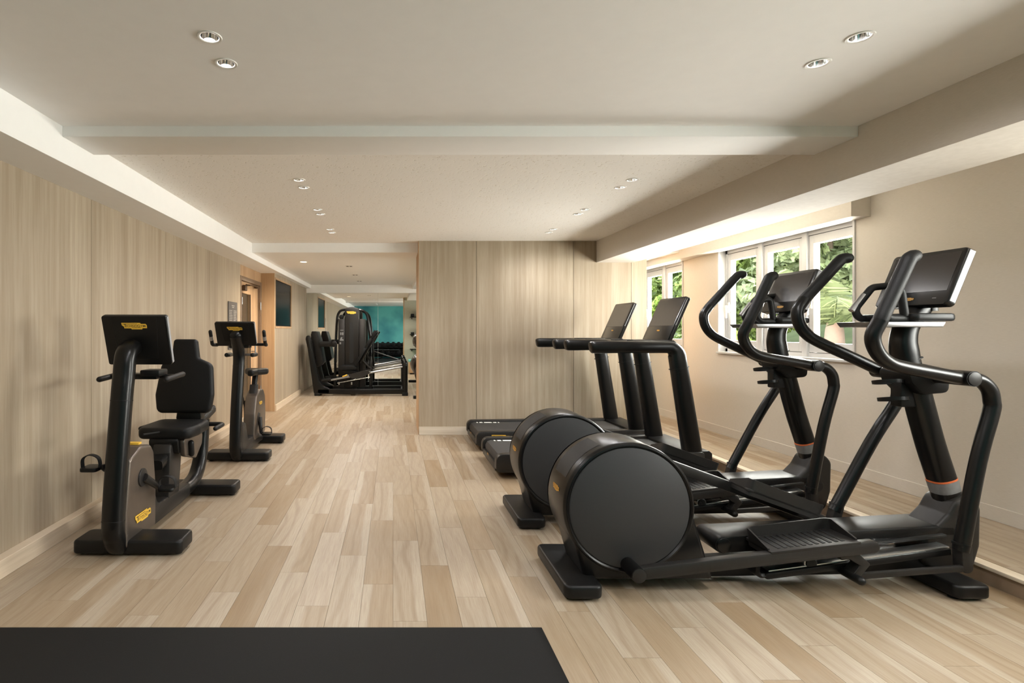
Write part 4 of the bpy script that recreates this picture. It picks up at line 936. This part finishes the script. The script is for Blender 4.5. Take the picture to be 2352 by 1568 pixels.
def upright_bike():
    X = -1.545; B = thing('upright_bike', 'black upright exercise bike near the glass door', 'exercise bike', (X, 5.75, 0))
    foot_pad(B, -1.85, -1.232, 5.26, 5.45, 'front_foot', .092); foot_pad(B, -1.85, -1.262, 6.10, 6.28, 'rear_foot', .092)
    mp = [(5.36, .045), (5.27, .06), (5.235, .12), (5.225, .2), (5.26, .5), (5.32, .85), (5.345, 1.0), (5.33, 1.10), (5.27, 1.19), (5.22, 1.25)]
    pts = catmull([(X, y, z) for y, z in mp], 6)
    MB().tube(pts, .047, 22, oval=.058, ref=(1, 0, 0), power=2.4).sphere((X, 5.222, 1.248), .052, 1.1, .7, .9).build('mast', 'black_paint', B)
    MB().tube([(X, 5.3365, .938), (X, 5.337, .942)], .0482, 22, oval=.0592, ref=(1, 0, 0), power=2.4).build('mast_seam', 'deep_black', B)
    MB().prism([tuple(p) for p in fillet([(5.24, .05), (6.10, .05), (6.16, .12), (6.12, .20), (5.72, .20), (5.66, .17), (5.50, .17), (5.40, .36), (5.28, .40)], [0, 0, .03, .03, .05, .05, .06, .02, 0], 5, True)], 'x', X - .055, X + .055, .012, 2, ang=.35).build('lower_frame', 'gunmetal', B)
    ol = [tuple(p) for p in fillet([(5.68, .12), (6.17, .12), (6.20, .35), (6.17, .55), (6.09, .63), (5.92, .64), (5.80, .58), (5.72, .40)], .06, 6, True)]
    MB().prism(ol, 'x', X - .062, X + .064, .014, 3, ang=.35).build('body_shell', 'bronze_shell', B)
    MB().tube([(X, 5.86, .50), (X, 5.98, .80)], .028, 14, oval=.03, ref=(1, 0, 0), power=3).build('seat_post', 'black_paint', B)
    MB().prism([(5.80, .44), (5.90, .44), (5.97, .70), (5.88, .70)], 'x', X - .04, X + .04, .012, 2).build('post_sleeve', 'gunmetal', B)
    sd = [tuple(p) for p in fillet([(X - .035, 5.76), (X + .035, 5.76), (X + .05, 5.90), (X + .13, 6.02), (X + .13, 6.10), (X - .13, 6.10), (X - .13, 6.02), (X - .05, 5.90)], [.03, .03, .06, .05, .04, .04, .05, .06], 5, True)]
    MB().prism(sd, 'z', .80, .87, .026, 3).build('saddle', 'black_leather', B)
    MB().rod((X - .27, 5.40, 1.155), (X + .27, 5.40, 1.155), .015, None, 14).box(X - .10, X + .10, 5.33, 5.45, 1.12, 1.17, .01).build('handlebar', 'black_plastic', B)
    for s in (-1, 1):
        MB().capsule(fillet([(X + s * .25, 5.44, 1.15), (X + s * .265, 5.34, 1.155), (X + s * .265, 5.28, 1.285)], .03, 6), .018, 14).build('grip', 'black_grip', B)
        MB().rod((X + s * .265, 5.313, 1.20), (X + s * .265, 5.296, 1.238), .0188, None, 14).build('pulse_sensor', 'silver', B)
        MB().capsule([(X + s * .13, 5.36, 1.05), (X + s * .13, 5.50, 1.05)], .022, 12).build('elbow_rest', 'black_grip', B)
    MB().rod((X - .13, 5.42, 1.05), (X + .13, 5.42, 1.05), .014, None, 12).build('rest_bar', 'silver', B)
    bike_console(B, -1.552, 5.20, 1.372, 5.30, 1.148, .388)
    pedal_set(B, X, .064, 5.88, .34, -.04, -.165)
    logo(B, (X + .0655, 5.96, .49), (0, 1, 0), (0, 0, 1), .13)
    return B
upright_bike()
# ================================================================== LEG PRESS in the far room
def leg_press():
    P = thing('leg_press', 'black leg press machine with tall weight tower before the mirror', 'leg press', (-.65, 10.95, 0))
    def f(zx, zy): return (zx / 723.9 - 1.932, 1.976 - zy / 723.9)      # front plane
    def g(zx, zy): return (zx / 692.5 - 2.02, 2.0065 - zy / 692.5)      # tower plane
    for y in (10.55, 11.22): MB().box(-1.50, .24, y, y + .09, .035, .135, .012).build('base_beam', 'black_paint', P)
    MB().box(-1.52, -1.42, 10.6, 11.28, .03, .12, .01).build('cross_beam', 'black_paint', P)
    MB().box(-.85, -.75, 10.6, 11.28, .03, .12, .01).build('cross_beam', 'black_paint', P)
    MB().box(.16, .25, 10.6, 11.28, .03, .12, .01).build('cross_beam', 'black_paint', P)
    ol = [f(262, 1400), f(225, 1130), f(175, 760), f(142, 620), f(150, 575), f(190, 560), f(230, 640), f(270, 900), f(310, 1090), f(345, 1220), f(400, 1290), f(490, 1330), f(490, 1400)]
    for y in (10.55, 11.22): MB().prism([tuple(p) for p in fillet(ol, .03, 4, True)], 'y', y, y + .09, .014, 2).build('rear_upright', 'black_paint', P)
    # foot plate
    ft = [f(215, 505), f(285, 505), f(330, 640), f(385, 960), f(330, 1015), f(290, 1020), f(250, 760), f(205, 560)]
    MB().prism([tuple(p) for p in fillet(ft, .02, 4, True)], 'y', 10.68, 11.18, .012, 2).build('foot_plate', 'black_plastic', P)
    for k in range(7):
        a = Vector(f(292 + k * 9, 560 + k * 55)); MB().box(a.x - .004, a.x + .006, 10.70, 11.16, a.y - .004, a.y + .006).build('foot_plate_rib', 'black_rubber', P)
    MB().tube([(f(335, 690)[0], 10.66, f(335, 690)[1]), (f(540, 690)[0], 10.66, f(540, 690)[1])], .055, 16, oval=.03, ref=(0, 1, 0), power=3).build('lever_arm', 'black_plastic', P)
    MB().disc((f(540, 688)[0], 10.655, f(540, 688)[1]), .062, .08, 'y', .01, 28).build('lever_hub', 'black_plastic', P)
    # front posts
    for y in (10.55, 11.22):
        a, b = f(1570, 1415), f(1570, 960)
        MB().capsule([(a[0], y + .05, a[1] + .03), (b[0], y + .05, b[1])], .054, 18).build('front_post', 'black_paint', P)
        MB().box(a[0] - .058, a[0] + .058, y - .008, y + .108, .0, .07, .012).build('post_shoe', 'black_rubber', P)
        MB().box(-1.56, -1.45, y - .008, y + .1, .0, .06, .012).build('upright_shoe', 'black_rubber', P)
        a, b = f(480, 1212), f(1540, 1015)
        MB().tube([(a[0], y + .05, a[1]), (b[0], y + .05, b[1])], .02, 14).build('guide_rail', 'silver', P)
        a, b = f(370, 1215), f(505, 1195)
        MB().tube([(a[0], y + .05, a[1]), (b[0], y + .05, b[1])], .035, 14).build('rail_sleeve', 'black_plastic', P)
        pl = [f(745, 1130), f(1060, 1050), f(1105, 1055), f(1050, 1115), f(890, 1200), f(800, 1180)]
        MB().prism([tuple(p) for p in fillet(pl, .012, 3, True)], 'y', y - .005 if y < 11 else y + .095, y + .008 if y < 11 else y + .108, .003, 1).build('carriage_plate', 'gunmetal', P)
        for q in ((755, 1135), (1062, 1083), (855, 1188)):
            c = f(*q); MB().disc((c[0], y - .008 if y < 11 else y + .111, c[1]), .012, .01, 'y', .002, 14).build('bolt', 'silver', P)
    a, b = f(680, 1152), f(735, 1132); MB().capsule([(a[0], 10.54, a[1]), (b[0], 10.54, b[1])], .013, 10).build('release_handle', 'yellow', P)
    a, b = f(600, 1245), f(1065, 1160); MB().rod((a[0], 10.53, a[1]), (b[0], 10.53, b[1]), .008, None, 8).build('adjust_rod', 'silver', P)
    for q in (625, 805):
        c = f(q, 1240); MB().box(c[0] - .012, c[0] + .012, 10.52, 10.54, c[1] - .04, c[1] + .01, .003).build('rod_clip', 'silver', P)
    # seat and backrest
    st = [f(580, 1050), f(640, 1005), f(800, 1008), f(870, 1035), f(850, 1065), f(640, 1070)]
    MB().prism([tuple(p) for p in fillet(st, .015, 4, True)], 'y', 10.70, 11.16, .016, 3).build('seat', 'black_leather', P)
    MB().prism([f(640, 1075), f(800, 1070), f(900, 1110), f(760, 1160)], 'y', 10.76, 11.1, .01).build('seat_frame', 'black_paint', P)
    bk0, bk1 = Vector(f(862, 985)), Vector(f(1145, 500)); d = (bk1 - bk0).normalized(); n = Vector((-d.y, d.x)); Lk = (bk1 - bk0).length
    for (a, b, w) in ((0.0, .47, .44), (.49, .76, .40), (.78, 1.0, .30)):
        p, q = bk0 + d * Lk * a, bk0 + d * Lk * b
        MB().prism([tuple(v) for v in fillet([p + n * .035, q + n * .035, q - n * .02, p - n * .02], .014, 3, True)], 'y', 10.93 - w / 2, 10.93 + w / 2, .014, 2).build('back_pad', 'black_leather', P)
    MB().prism([tuple(bk0 - n * .025 + d * .05), tuple(bk1 - n * .025), tuple(bk1 - n * .06), tuple(bk0 - n * .07 + d * .05)], 'y', 10.84, 11.02, .008).build('back_frame', 'black_paint', P)
    a, b = f(950, 930), f(1080, 1060); MB().tube([(a[0], 10.80, a[1]), (b[0], 10.74, b[1])], .022, 10).tube([(a[0], 11.06, a[1]), (b[0], 11.12, b[1])], .022, 10).rod((a[0], 10.8, a[1]), (a[0], 11.06, a[1]), .018, None, 10).build('back_strut', 'black_paint', P)
    # tower
    ty = 11.12
    fr = catmull([(g(560, 1280)[0], ty, .10), (g(563, 1000)[0], ty, g(0, 1000)[1]), (g(575, 600)[0], ty, g(0, 600)[1]), (g(590, 330)[0], ty, g(0, 330)[1]), (g(615, 240)[0], ty, g(0, 240)[1]), (g(665, 200)[0], ty, g(0, 200)[1]), (g(800, 190)[0], ty, g(0, 190)[1]), (g(940, 200)[0], ty, g(0, 200)[1]), (g(1000, 240)[0], ty, g(0, 240)[1]), (g(1035, 330)[0], ty, g(0, 330)[1]), (g(1065, 600)[0], ty, g(0, 600)[1]), (g(1085, 1000)[0], ty, g(0, 1000)[1]), (g(1085, 1280)[0], ty, .10)], 4)
    MB().tube(fr, .026, 14, oval=.04, ref=(0, 1, 0)).build('tower_frame', 'black_paint', P)
    hx0, hx1 = g(708, 0)[0], g(910, 0)[0]
    MB().prism([tuple(p) for p in fillet([(hx0, .12), (hx1, .12), (hx1, g(0, 175)[1]), (hx0 + (hx1 - hx0) / 2, g(0, 152)[1]), (hx0, g(0, 175)[1])], [0, 0, .03, .5, .03], 5, True)], 'y', ty - .09, ty + .12, .014, 2).build('weight_shroud', 'gunmetal', P)
    MB().prism([tuple(p) for p in fillet([g(775, 960), g(830, 960), g(830, 372), g(775, 372)], .035, 6, True)], 'y', ty - .0925, ty - .089, 0).build('pin_slot', 'deep_black', P)
    MB().box(g(612, 0)[0], hx0 - .004, ty - .07, ty + .09, .12, g(0, 330)[1], .006).build('side_panel', 'gunmetal', P)
    MB().box(hx1 + .004, g(1000, 0)[0], ty - .07, ty + .09, .12, g(0, 330)[1], .006).build('side_panel', 'gunmetal', P)
    for (a, b, c, d_) in ((640, 685, 485, 495),):
        MB().box(g(a, 0)[0], g(b, 0)[0], ty - .0725, ty - .0705, g(0, d_)[1], g(0, c)[1]).build('placard_heading', 'warn_grey', P)
    for (a, b) in ((638, 520), (666, 520)):
        MB().prism([tuple(p) for p in fillet([g(a, b + 40), g(a + 20, b + 40), g(a + 20, b), g(a, b)], .008, 3, True)], 'y', ty - .0725, ty - .0705, 0).build('placard_figure', 'warn_grey', P)
    MB().prism([g(632, 640), g(690, 640), g(686, 620), g(664, 615), g(672, 590), g(650, 590), g(640, 610)], 'y', ty - .0725, ty - .0705, 0).build('placard_figure', 'warn_grey', P)
    MB().box(g(630, 0)[0], g(652, 0)[0], ty - .0725, ty - .0705, g(0, 690)[1], g(0, 662)[1]).build('placard_box', 'warn_grey', P)
    logo(P, (g(800, 0)[0], ty - .092, g(0, 238)[1]), (1, 0, 0), (0, 0, 1), .19)
    MB().disc((g(655, 0)[0], ty - .03, g(0, 300)[1]), .05, .05, 'y', .008, 24).build('pulley', 'black_plastic', P)
    MB().tube(fillet([(g(1075, 0)[0], ty - .25, .10), (g(1075, 0)[0], ty - .25, .62), (g(1075, 0)[0], ty + .05, .78)], .05, 5), .025, 12).build('rear_brace', 'black_paint', P)
    MB().box(g(560, 0)[0] - .04, g(1085, 0)[0] + .04, ty - .05, ty + .12, .03, .14, .012).build('tower_base', 'black_paint', P)
    return P
leg_press()
# ---- stand with exercise balls at the right of the leg press
BX, BY = .70, 10.35
bs = thing('ball_stand', 'black upright stand holding exercise balls right of the leg press', 'stand', (BX, BY, 0))
MB().box(BX - .32, BX + .32, BY - .28, BY - .20, .0, .06, .012).box(BX - .04, BX + .04, BY - .24, BY + .35, .0, .05, .012).build('stand_base', 'black_plastic', bs)
MB().rod((BX, BY + .32, .04), (BX, BY + .32, 1.75), .025, None, 14).build('stand_post', 'black_paint', bs)
for z in (.26, .93):
    pts = [(BX + .2 * math.cos(a), BY + .2 * math.sin(a), z) for a in [2 * PI * k / 28 for k in range(28)]]
    MB().tube(pts, .012, 8, closed=True).rod((BX, BY + .2, z), (BX, BY + .32, z), .012, None, 8).build('ball_ring', 'black_paint', bs)
for z, rr, lb in ((.26 + .205, .285, 'large bronze exercise ball on the lower ring of the stand'), (.93 + .115, .23, 'smaller bronze exercise ball on the upper ring of the stand')):
    t = MB(); prof = []
    for k in range(33):
        a = -PI / 2 + PI * k / 32; rib = 1 - .012 * (abs(math.sin(k * 1.55)) ** 6); prof.append((max(.001, rr * math.cos(a) * rib), rr * math.sin(a) * rib))
    ob = thing('exercise_ball', lb, 'exercise ball', (BX, BY, z - rr), 'exercise balls on the stand')
    t.lathe(prof, (BX, BY, z), 40, 'y').build('ball_shell', 'ball_bronze', ob)
    MB().disc((BX, BY - rr - .001, z), .014, .006, 'y', .001, 16).build('valve_plug', 'black_rubber', ob)
# ---- shelves and small kit on the back of the partition (seen in the mirror)
for k, z in enumerate((1.70, 1.18, .74)):
    s_ = thing('wall_shelf', ['top', 'middle', 'lowest'][k] + ' black shelf on the back of the partition, seen in the mirror', 'shelf', (.95, YP2 + .13, z), 'black shelves behind the partition')
    MB().box(.50, 1.40, YP2 + .008, YP2 + .25, z - .02, z, .004).build('shelf_board', 'black_plastic', s_)
    for x in (.56, 1.34): MB().box(x - .01, x + .01, YP2 + .006, YP2 + .20, z - .07, z - .02, .003).build('shelf_bracket', 'black_paint', s_)
    if k < 2:
        for j, x in enumerate((.58, .76, .98)):
            w = .10 + .02 * j; h = .09 + .07 * j - .03 * k
            it = thing('exercise_block', 'black exercise block %s on the %s mirrored shelf' % (['at the open end', 'second from the end', 'third from the end'][j], ['top', 'middle'][k]), 'exercise block', (x, YP2 + .13, z), 'blocks on the shelves')
            MB().prism([tuple(p) for p in fillet([(x - w / 2, z + .0005), (x + w / 2, z + .0005), (x + w / 2, z + h), (x - w / 2, z + h)], .02, 4, True)], 'y', YP2 + .05, YP2 + .21, .01, 2).build('block_body', 'black_rubber', it)
            MB().box(x - w * .3, x + w * .3, YP2 + .21, YP2 + .213, z + h * .35, z + h * .65, .001, 1).build('block_band', 'gunmetal', it)
tb = thing('low_bench', 'low wooden bench with teal cushion behind the partition', 'bench', (.85, YP2 + .24, 0))
MB().box(.46, 1.3, YP2 + .03, YP2 + .45, .04, .36, .004).build('bench_box', 'oak_x', tb)
MB().box(.45, 1.31, YP2 + .02, YP2 + .46, .36, .43, .018, 3).build('cushion', 'teal_pad', tb)
MB().box(.50, 1.26, YP2 + .06, YP2 + .42, .0, .04).build('plinth', 'black_plastic', tb)
# ---- dumbbell rack and bench behind the camera, reflected in the mirror
rk = thing('dumbbell_rack', 'black two tier dumbbell rack against the teal wall, seen in the mirror', 'rack', (-.5, -1.05, 0))
for x in (-1.75, .70):
    MB().prism([(-1.32, .0), (-.72, .0), (-.74, .06), (-1.10, .10), (-1.18, .70), (-1.28, .70)], 'x', x - .04, x + .04, .01).build('rack_side', 'black_paint', rk)
TI = [(.56, -1.22), (.24, -1.02)]
for z, y in TI:
    Mt = Matrix.Translation(Vector((0, y, z))) @ Matrix.Rotation(math.radians(-14), 4, 'X')
    MB().box(-1.72, .67, -.02, .22, -.02, .0, .004, 1, Mt).build('rack_tray', 'black_paint', rk)
MB().box(-1.72, .67, -1.30, -1.28, .06, .70, .004).build('rack_back', 'black_plastic', rk)
rk.location.z = .008
DBP = None
for ti, (z, y) in enumerate(TI):
    for k in range(9):
        x = .50 - .245 * k; c = Vector((x, y + .10, z + .092))
        lb = 'black dumbbell on the %s tier, %s from the right in the mirror' % (['upper', 'lower'][ti], ['first', 'second', 'third', 'fourth', 'fifth', 'sixth', 'seventh', 'eighth', 'ninth'][k])
        if DBP is None:
            DBP = thing('dumbbell', lb, 'dumbbell', c, 'dumbbells on the rack')
            for s in (-1, 1): MB().disc(c + Vector((0, s * .11, 0)), .082, .085, 'y', .012, 28).build('weight_head', 'black_rubber', DBP)
            MB().rod(c + Vector((0, -.07, 0)), c + Vector((0, .07, 0)), .016, None, 12).build('handle', 'chrome', DBP)
            o = DBP
        else:
            o = copy_tree(DBP); o.location = c; o['label'] = lb
        o.rotation_euler = (math.radians(-14), 0, 0)
bn = thing('weight_bench', 'black adjustable weight bench on the mat, seen only in the mirror', 'bench', (-.35, 1.0, .008))
MB().box(-.95, -.45, .86, 1.14, .44, .49, .02, 3).build('seat_pad', 'black_leather', bn)
MB().box(-.43, .25, .86, 1.14, .44, .49, .02, 3).build('back_pad', 'black_leather', bn)
MB().tube([(-.80, 1.0, .42), (.22, 1.0, .07)], .028, 12).build('main_beam', 'silver', bn)
MB().tube([(.05, 1.0, .42), (-.70, 1.0, .06)], .025, 12).build('strut', 'black_paint', bn)
MB().box(-.90, .20, .98, 1.02, .405, .44, .005).build('pad_frame', 'black_paint', bn)
for x in (-.72, .24): MB().rod((x, .76, .036), (x, 1.24, .036), .027, None, 14).build('foot_bar', 'black_rubber', bn)

# ================================================================== OUTSIDE
gr = MB().prism([(4.0, -.9), (6.2, -.8), (9, -.3), (16, 2.2), (30, 6.0), (30, -4), (4.0, -4)], 'y', -12, 40, 0).build('ground', 'soil', None, flat=True)
tag(gr, 'sloping green hillside outside the windows', 'ground', None, 'structure')
pv = MB().box(4.0, 6.3, -10, 30, -.80, -.68).build('terrace', 'paving', None, flat=True)  # pale slab added out of view to throw sunlight up onto the ceiling
tag(pv, 'pale paved terrace strip below the windows outside', 'terrace', None, 'structure')
rng = np.random.default_rng(5)
def leaf_cloud(centres, radii, n, size, elong=1.7):
    """leaf quads (two triangles folded) spread over the shells of several clumps"""
    k = rng.integers(0, len(centres), n); C = np.array(centres)[k]; R = np.array(radii)[k]
    d = rng.normal(size=(n, 3)); d /= np.linalg.norm(d, axis=1)[:, None]
    rad = rng.uniform(.72, 1.05, n) ** .6
    p = C + d * R * rad[:, None]
    nrm = d + rng.normal(scale=.55, size=(n, 3)); nrm[:, 2] += .35; nrm /= np.linalg.norm(nrm, axis=1)[:, None]
    t = np.cross(nrm, rng.normal(size=(n, 3))); t /= np.linalg.norm(t, axis=1)[:, None]; b = np.cross(nrm, t)
    s = size * rng.uniform(.6, 1.3, n)[:, None]
    a = p - t * s * elong / 2; e = p + t * s * elong / 2; m1 = p + b * s * .45 + nrm * s * .12; m2 = p - b * s * .45 + nrm * s * .12
    v = np.stack([a, m1, e, m2], 1).reshape(-1, 3)
    return v, [(4 * i, 4 * i + 1, 4 * i + 2, 4 * i + 3) for i in range(n)]
def tree(name, label, x, y, z0, clumps, n, size, m, trunk_r=.09, group='trees outside the windows'):
    T = thing(name, label, 'tree' if 'tree' in name else 'shrub', (x, y, z0), group)
    cs = [(c[0], c[1], c[2]) for c in clumps]; rs = [(c[3], c[3], c[3] * .75) for c in clumps]
    v, f_ = leaf_cloud(cs, rs, n, size)
    me = bpy.data.meshes.new('foliage'); me.from_pydata((v).tolist(), [], f_); me.materials.append(MATS[m])
    o = bpy.data.objects.new('foliage', me); COL.objects.link(o); o.parent = T; o['kind'] = 'stuff'
    top = max(c[2] for c in clumps)
    t = MB(); t.tube(catmull([(0, 0, -.3), (.05, .03, top * .4), (-.04, .05, top * .85)], 4), [trunk_r] * 5 + [trunk_r * .7] * 4, 8)
    for c in cs[:5]: t.tube([(0, .03, top * .35), (c[0] * .5, c[1] * .5, (top * .35 + c[2]) / 2 - .05), c], [trunk_r * .6, trunk_r * .4, trunk_r * .2], 6)
    t.xf(Matrix.Translation(Vector((x, y, z0)))); t.build('trunk', 'bark', T)
    return T
def clumps(n, w, h0, h1, r):
    return [(rng.uniform(-w, w), rng.uniform(-w, w), rng.uniform(h0, h1), r * rng.uniform(.7, 1.2)) for _ in range(n)]
tree('broadleaf_tree', 'pale leafy tree filling the top of the middle window', 10.6, 12.9, .4, clumps(16, 1.1, 1.7, 4.6, .7), 9000, .17, 'leaf_pale')
tree('broadleaf_tree', 'light green tree behind the window beside the palm', 10.6, 9.2, .3, clumps(14, .9, 1.4, 4.4, .62), 8000, .16, 'leaf_pale')
tree('broadleaf_tree', 'green tree seen through the leftmost sash of the main window', 10.2, 16.4, .2, clumps(14, 1.1, 1.2, 4.4, .7), 8000, .17, 'leaf_mid')
tree('broadleaf_tree', 'bright green tree seen through the far window', 9.2, 19.8, .0, clumps(14, 1.1, 1.0, 4.4, .65), 8000, .17, 'leaf_bright')
tree('broadleaf_tree', 'sparse green tree at the edge of the far window', 10.4, 23.4, .3, clumps(16, 1.1, 1.0, 4.8, .7), 7000, .18, 'leaf_mid')
tree('broadleaf_tree', 'tall hillside tree behind the others', 15.5, 19.5, 2.0, clumps(20, 2.0, 1.0, 6.0, 1.1), 8000, .26, 'leaf_pale')
tree('broadleaf_tree', 'hillside tree farther along the slope', 16.5, 27.0, 2.2, clumps(20, 2.2, 1.0, 6.0, 1.1), 7000, .28, 'leaf_mid')
tree('broadleaf_tree', 'hillside tree on the slope nearest the camera side', 18.6, 14.0, 2.9, clumps(20, 2.0, 1.0, 6.0, 1.1), 7000, .27, 'leaf_mid')
tree('broadleaf_tree', 'mid green tree on the slope between the taller ones', 14.2, 10.4, 1.3, clumps(16, 1.0, 1.0, 5.0, .75), 7000, .2, 'leaf_bright')
SH = [(6.9, 11.0), (7.3, 12.8), (7.2, 14.7), (7.3, 16.6), (7.4, 18.5), (7.6, 20.4), (7.8, 22.3)]
for i, (x, y) in enumerate(SH):
    tree('garden_shrub', 'low leafy shrub in the bed outside, %s from the palm' % ['first', 'second', 'third', 'fourth', 'fifth', 'sixth', 'seventh'][i], x, y, -.55, [(c[0], c[1] * 1.5, c[2], c[3]) for c in clumps(12, .34, .5, 1.75, .36)], 4000, .11, ['leaf_bright', 'leaf_mid', 'leaf_pale'][i % 3], .03, 'shrubs outside the windows')
# palm close to the window
PX_, PY_ = 7.2, 8.7
pm = thing('palm_tree', 'palm tree with pinkish trunk and long fronds outside the nearest sash', 'tree', (PX_, PY_, -.8))
MB().tube(catmull([(PX_, PY_, -.9), (PX_ + .01, PY_, .3), (PX_, PY_, 1.1), (PX_, PY_, 1.42)], 5), [.15] * 8 + [.145, .14, .135, .13, .125, .12, .11, .10], 16).build('trunk', 'palm_trunk', pm)
for k in range(14):
    a = k * 2.399 + .4; out = Vector((math.cos(a), math.sin(a), 0)); el = .55 + .5 * ((k * 7) % 16) / 16
    Lf = 1.12 + .3 * math.sin(k * 1.7)
    rach = []
    for j in range(15):
        t = j / 14; rach.append(Vector((PX_, PY_, 1.36)) + out * (Lf * t * math.cos(el) * (1 + .25 * t)) + Vector((0, 0, Lf * (t * math.sin(el) * 1.5 - .95 * t * t * (1.15 - el * .6)))))
    fm = MB(); fm.tube(rach, [.018 - .001 * j for j in range(15)], 6)
    side_ = out.cross(Vector((0, 0, 1)))
    vs, fs = [], []
    for j in range(2, 15):
        for h in range(2):
            t = min(13.99, j - 1 + h / 2); i0 = int(t); p = rach[i0].lerp(rach[i0 + 1], t - i0); tg = (rach[i0 + 1] - rach[i0]).normalized()
            ll = .36 * math.sin(PI * min(1, (t / 14) * .85 + .12)) + .08
            for s in (-1, 1):
                dd = (side_ * s + tg * .55 + Vector((0, 0, -.28 + .12 * random.random()))).normalized(); w_ = tg * .013
                q0 = fm.bm.verts.new(p - w_); q1 = fm.bm.verts.new(p + w_); q2 = fm.bm.verts.new(p + dd * ll * .6 + w_ * .8 + Vector((0, 0, -.015))); q3 = fm.bm.verts.new(p + dd * ll + Vector((0, 0, -.09 * ll - .05)))
                fm.bm.faces.new((q0, q1, q2, q3))
    fm.build('frond', 'leaf_palm', pm)
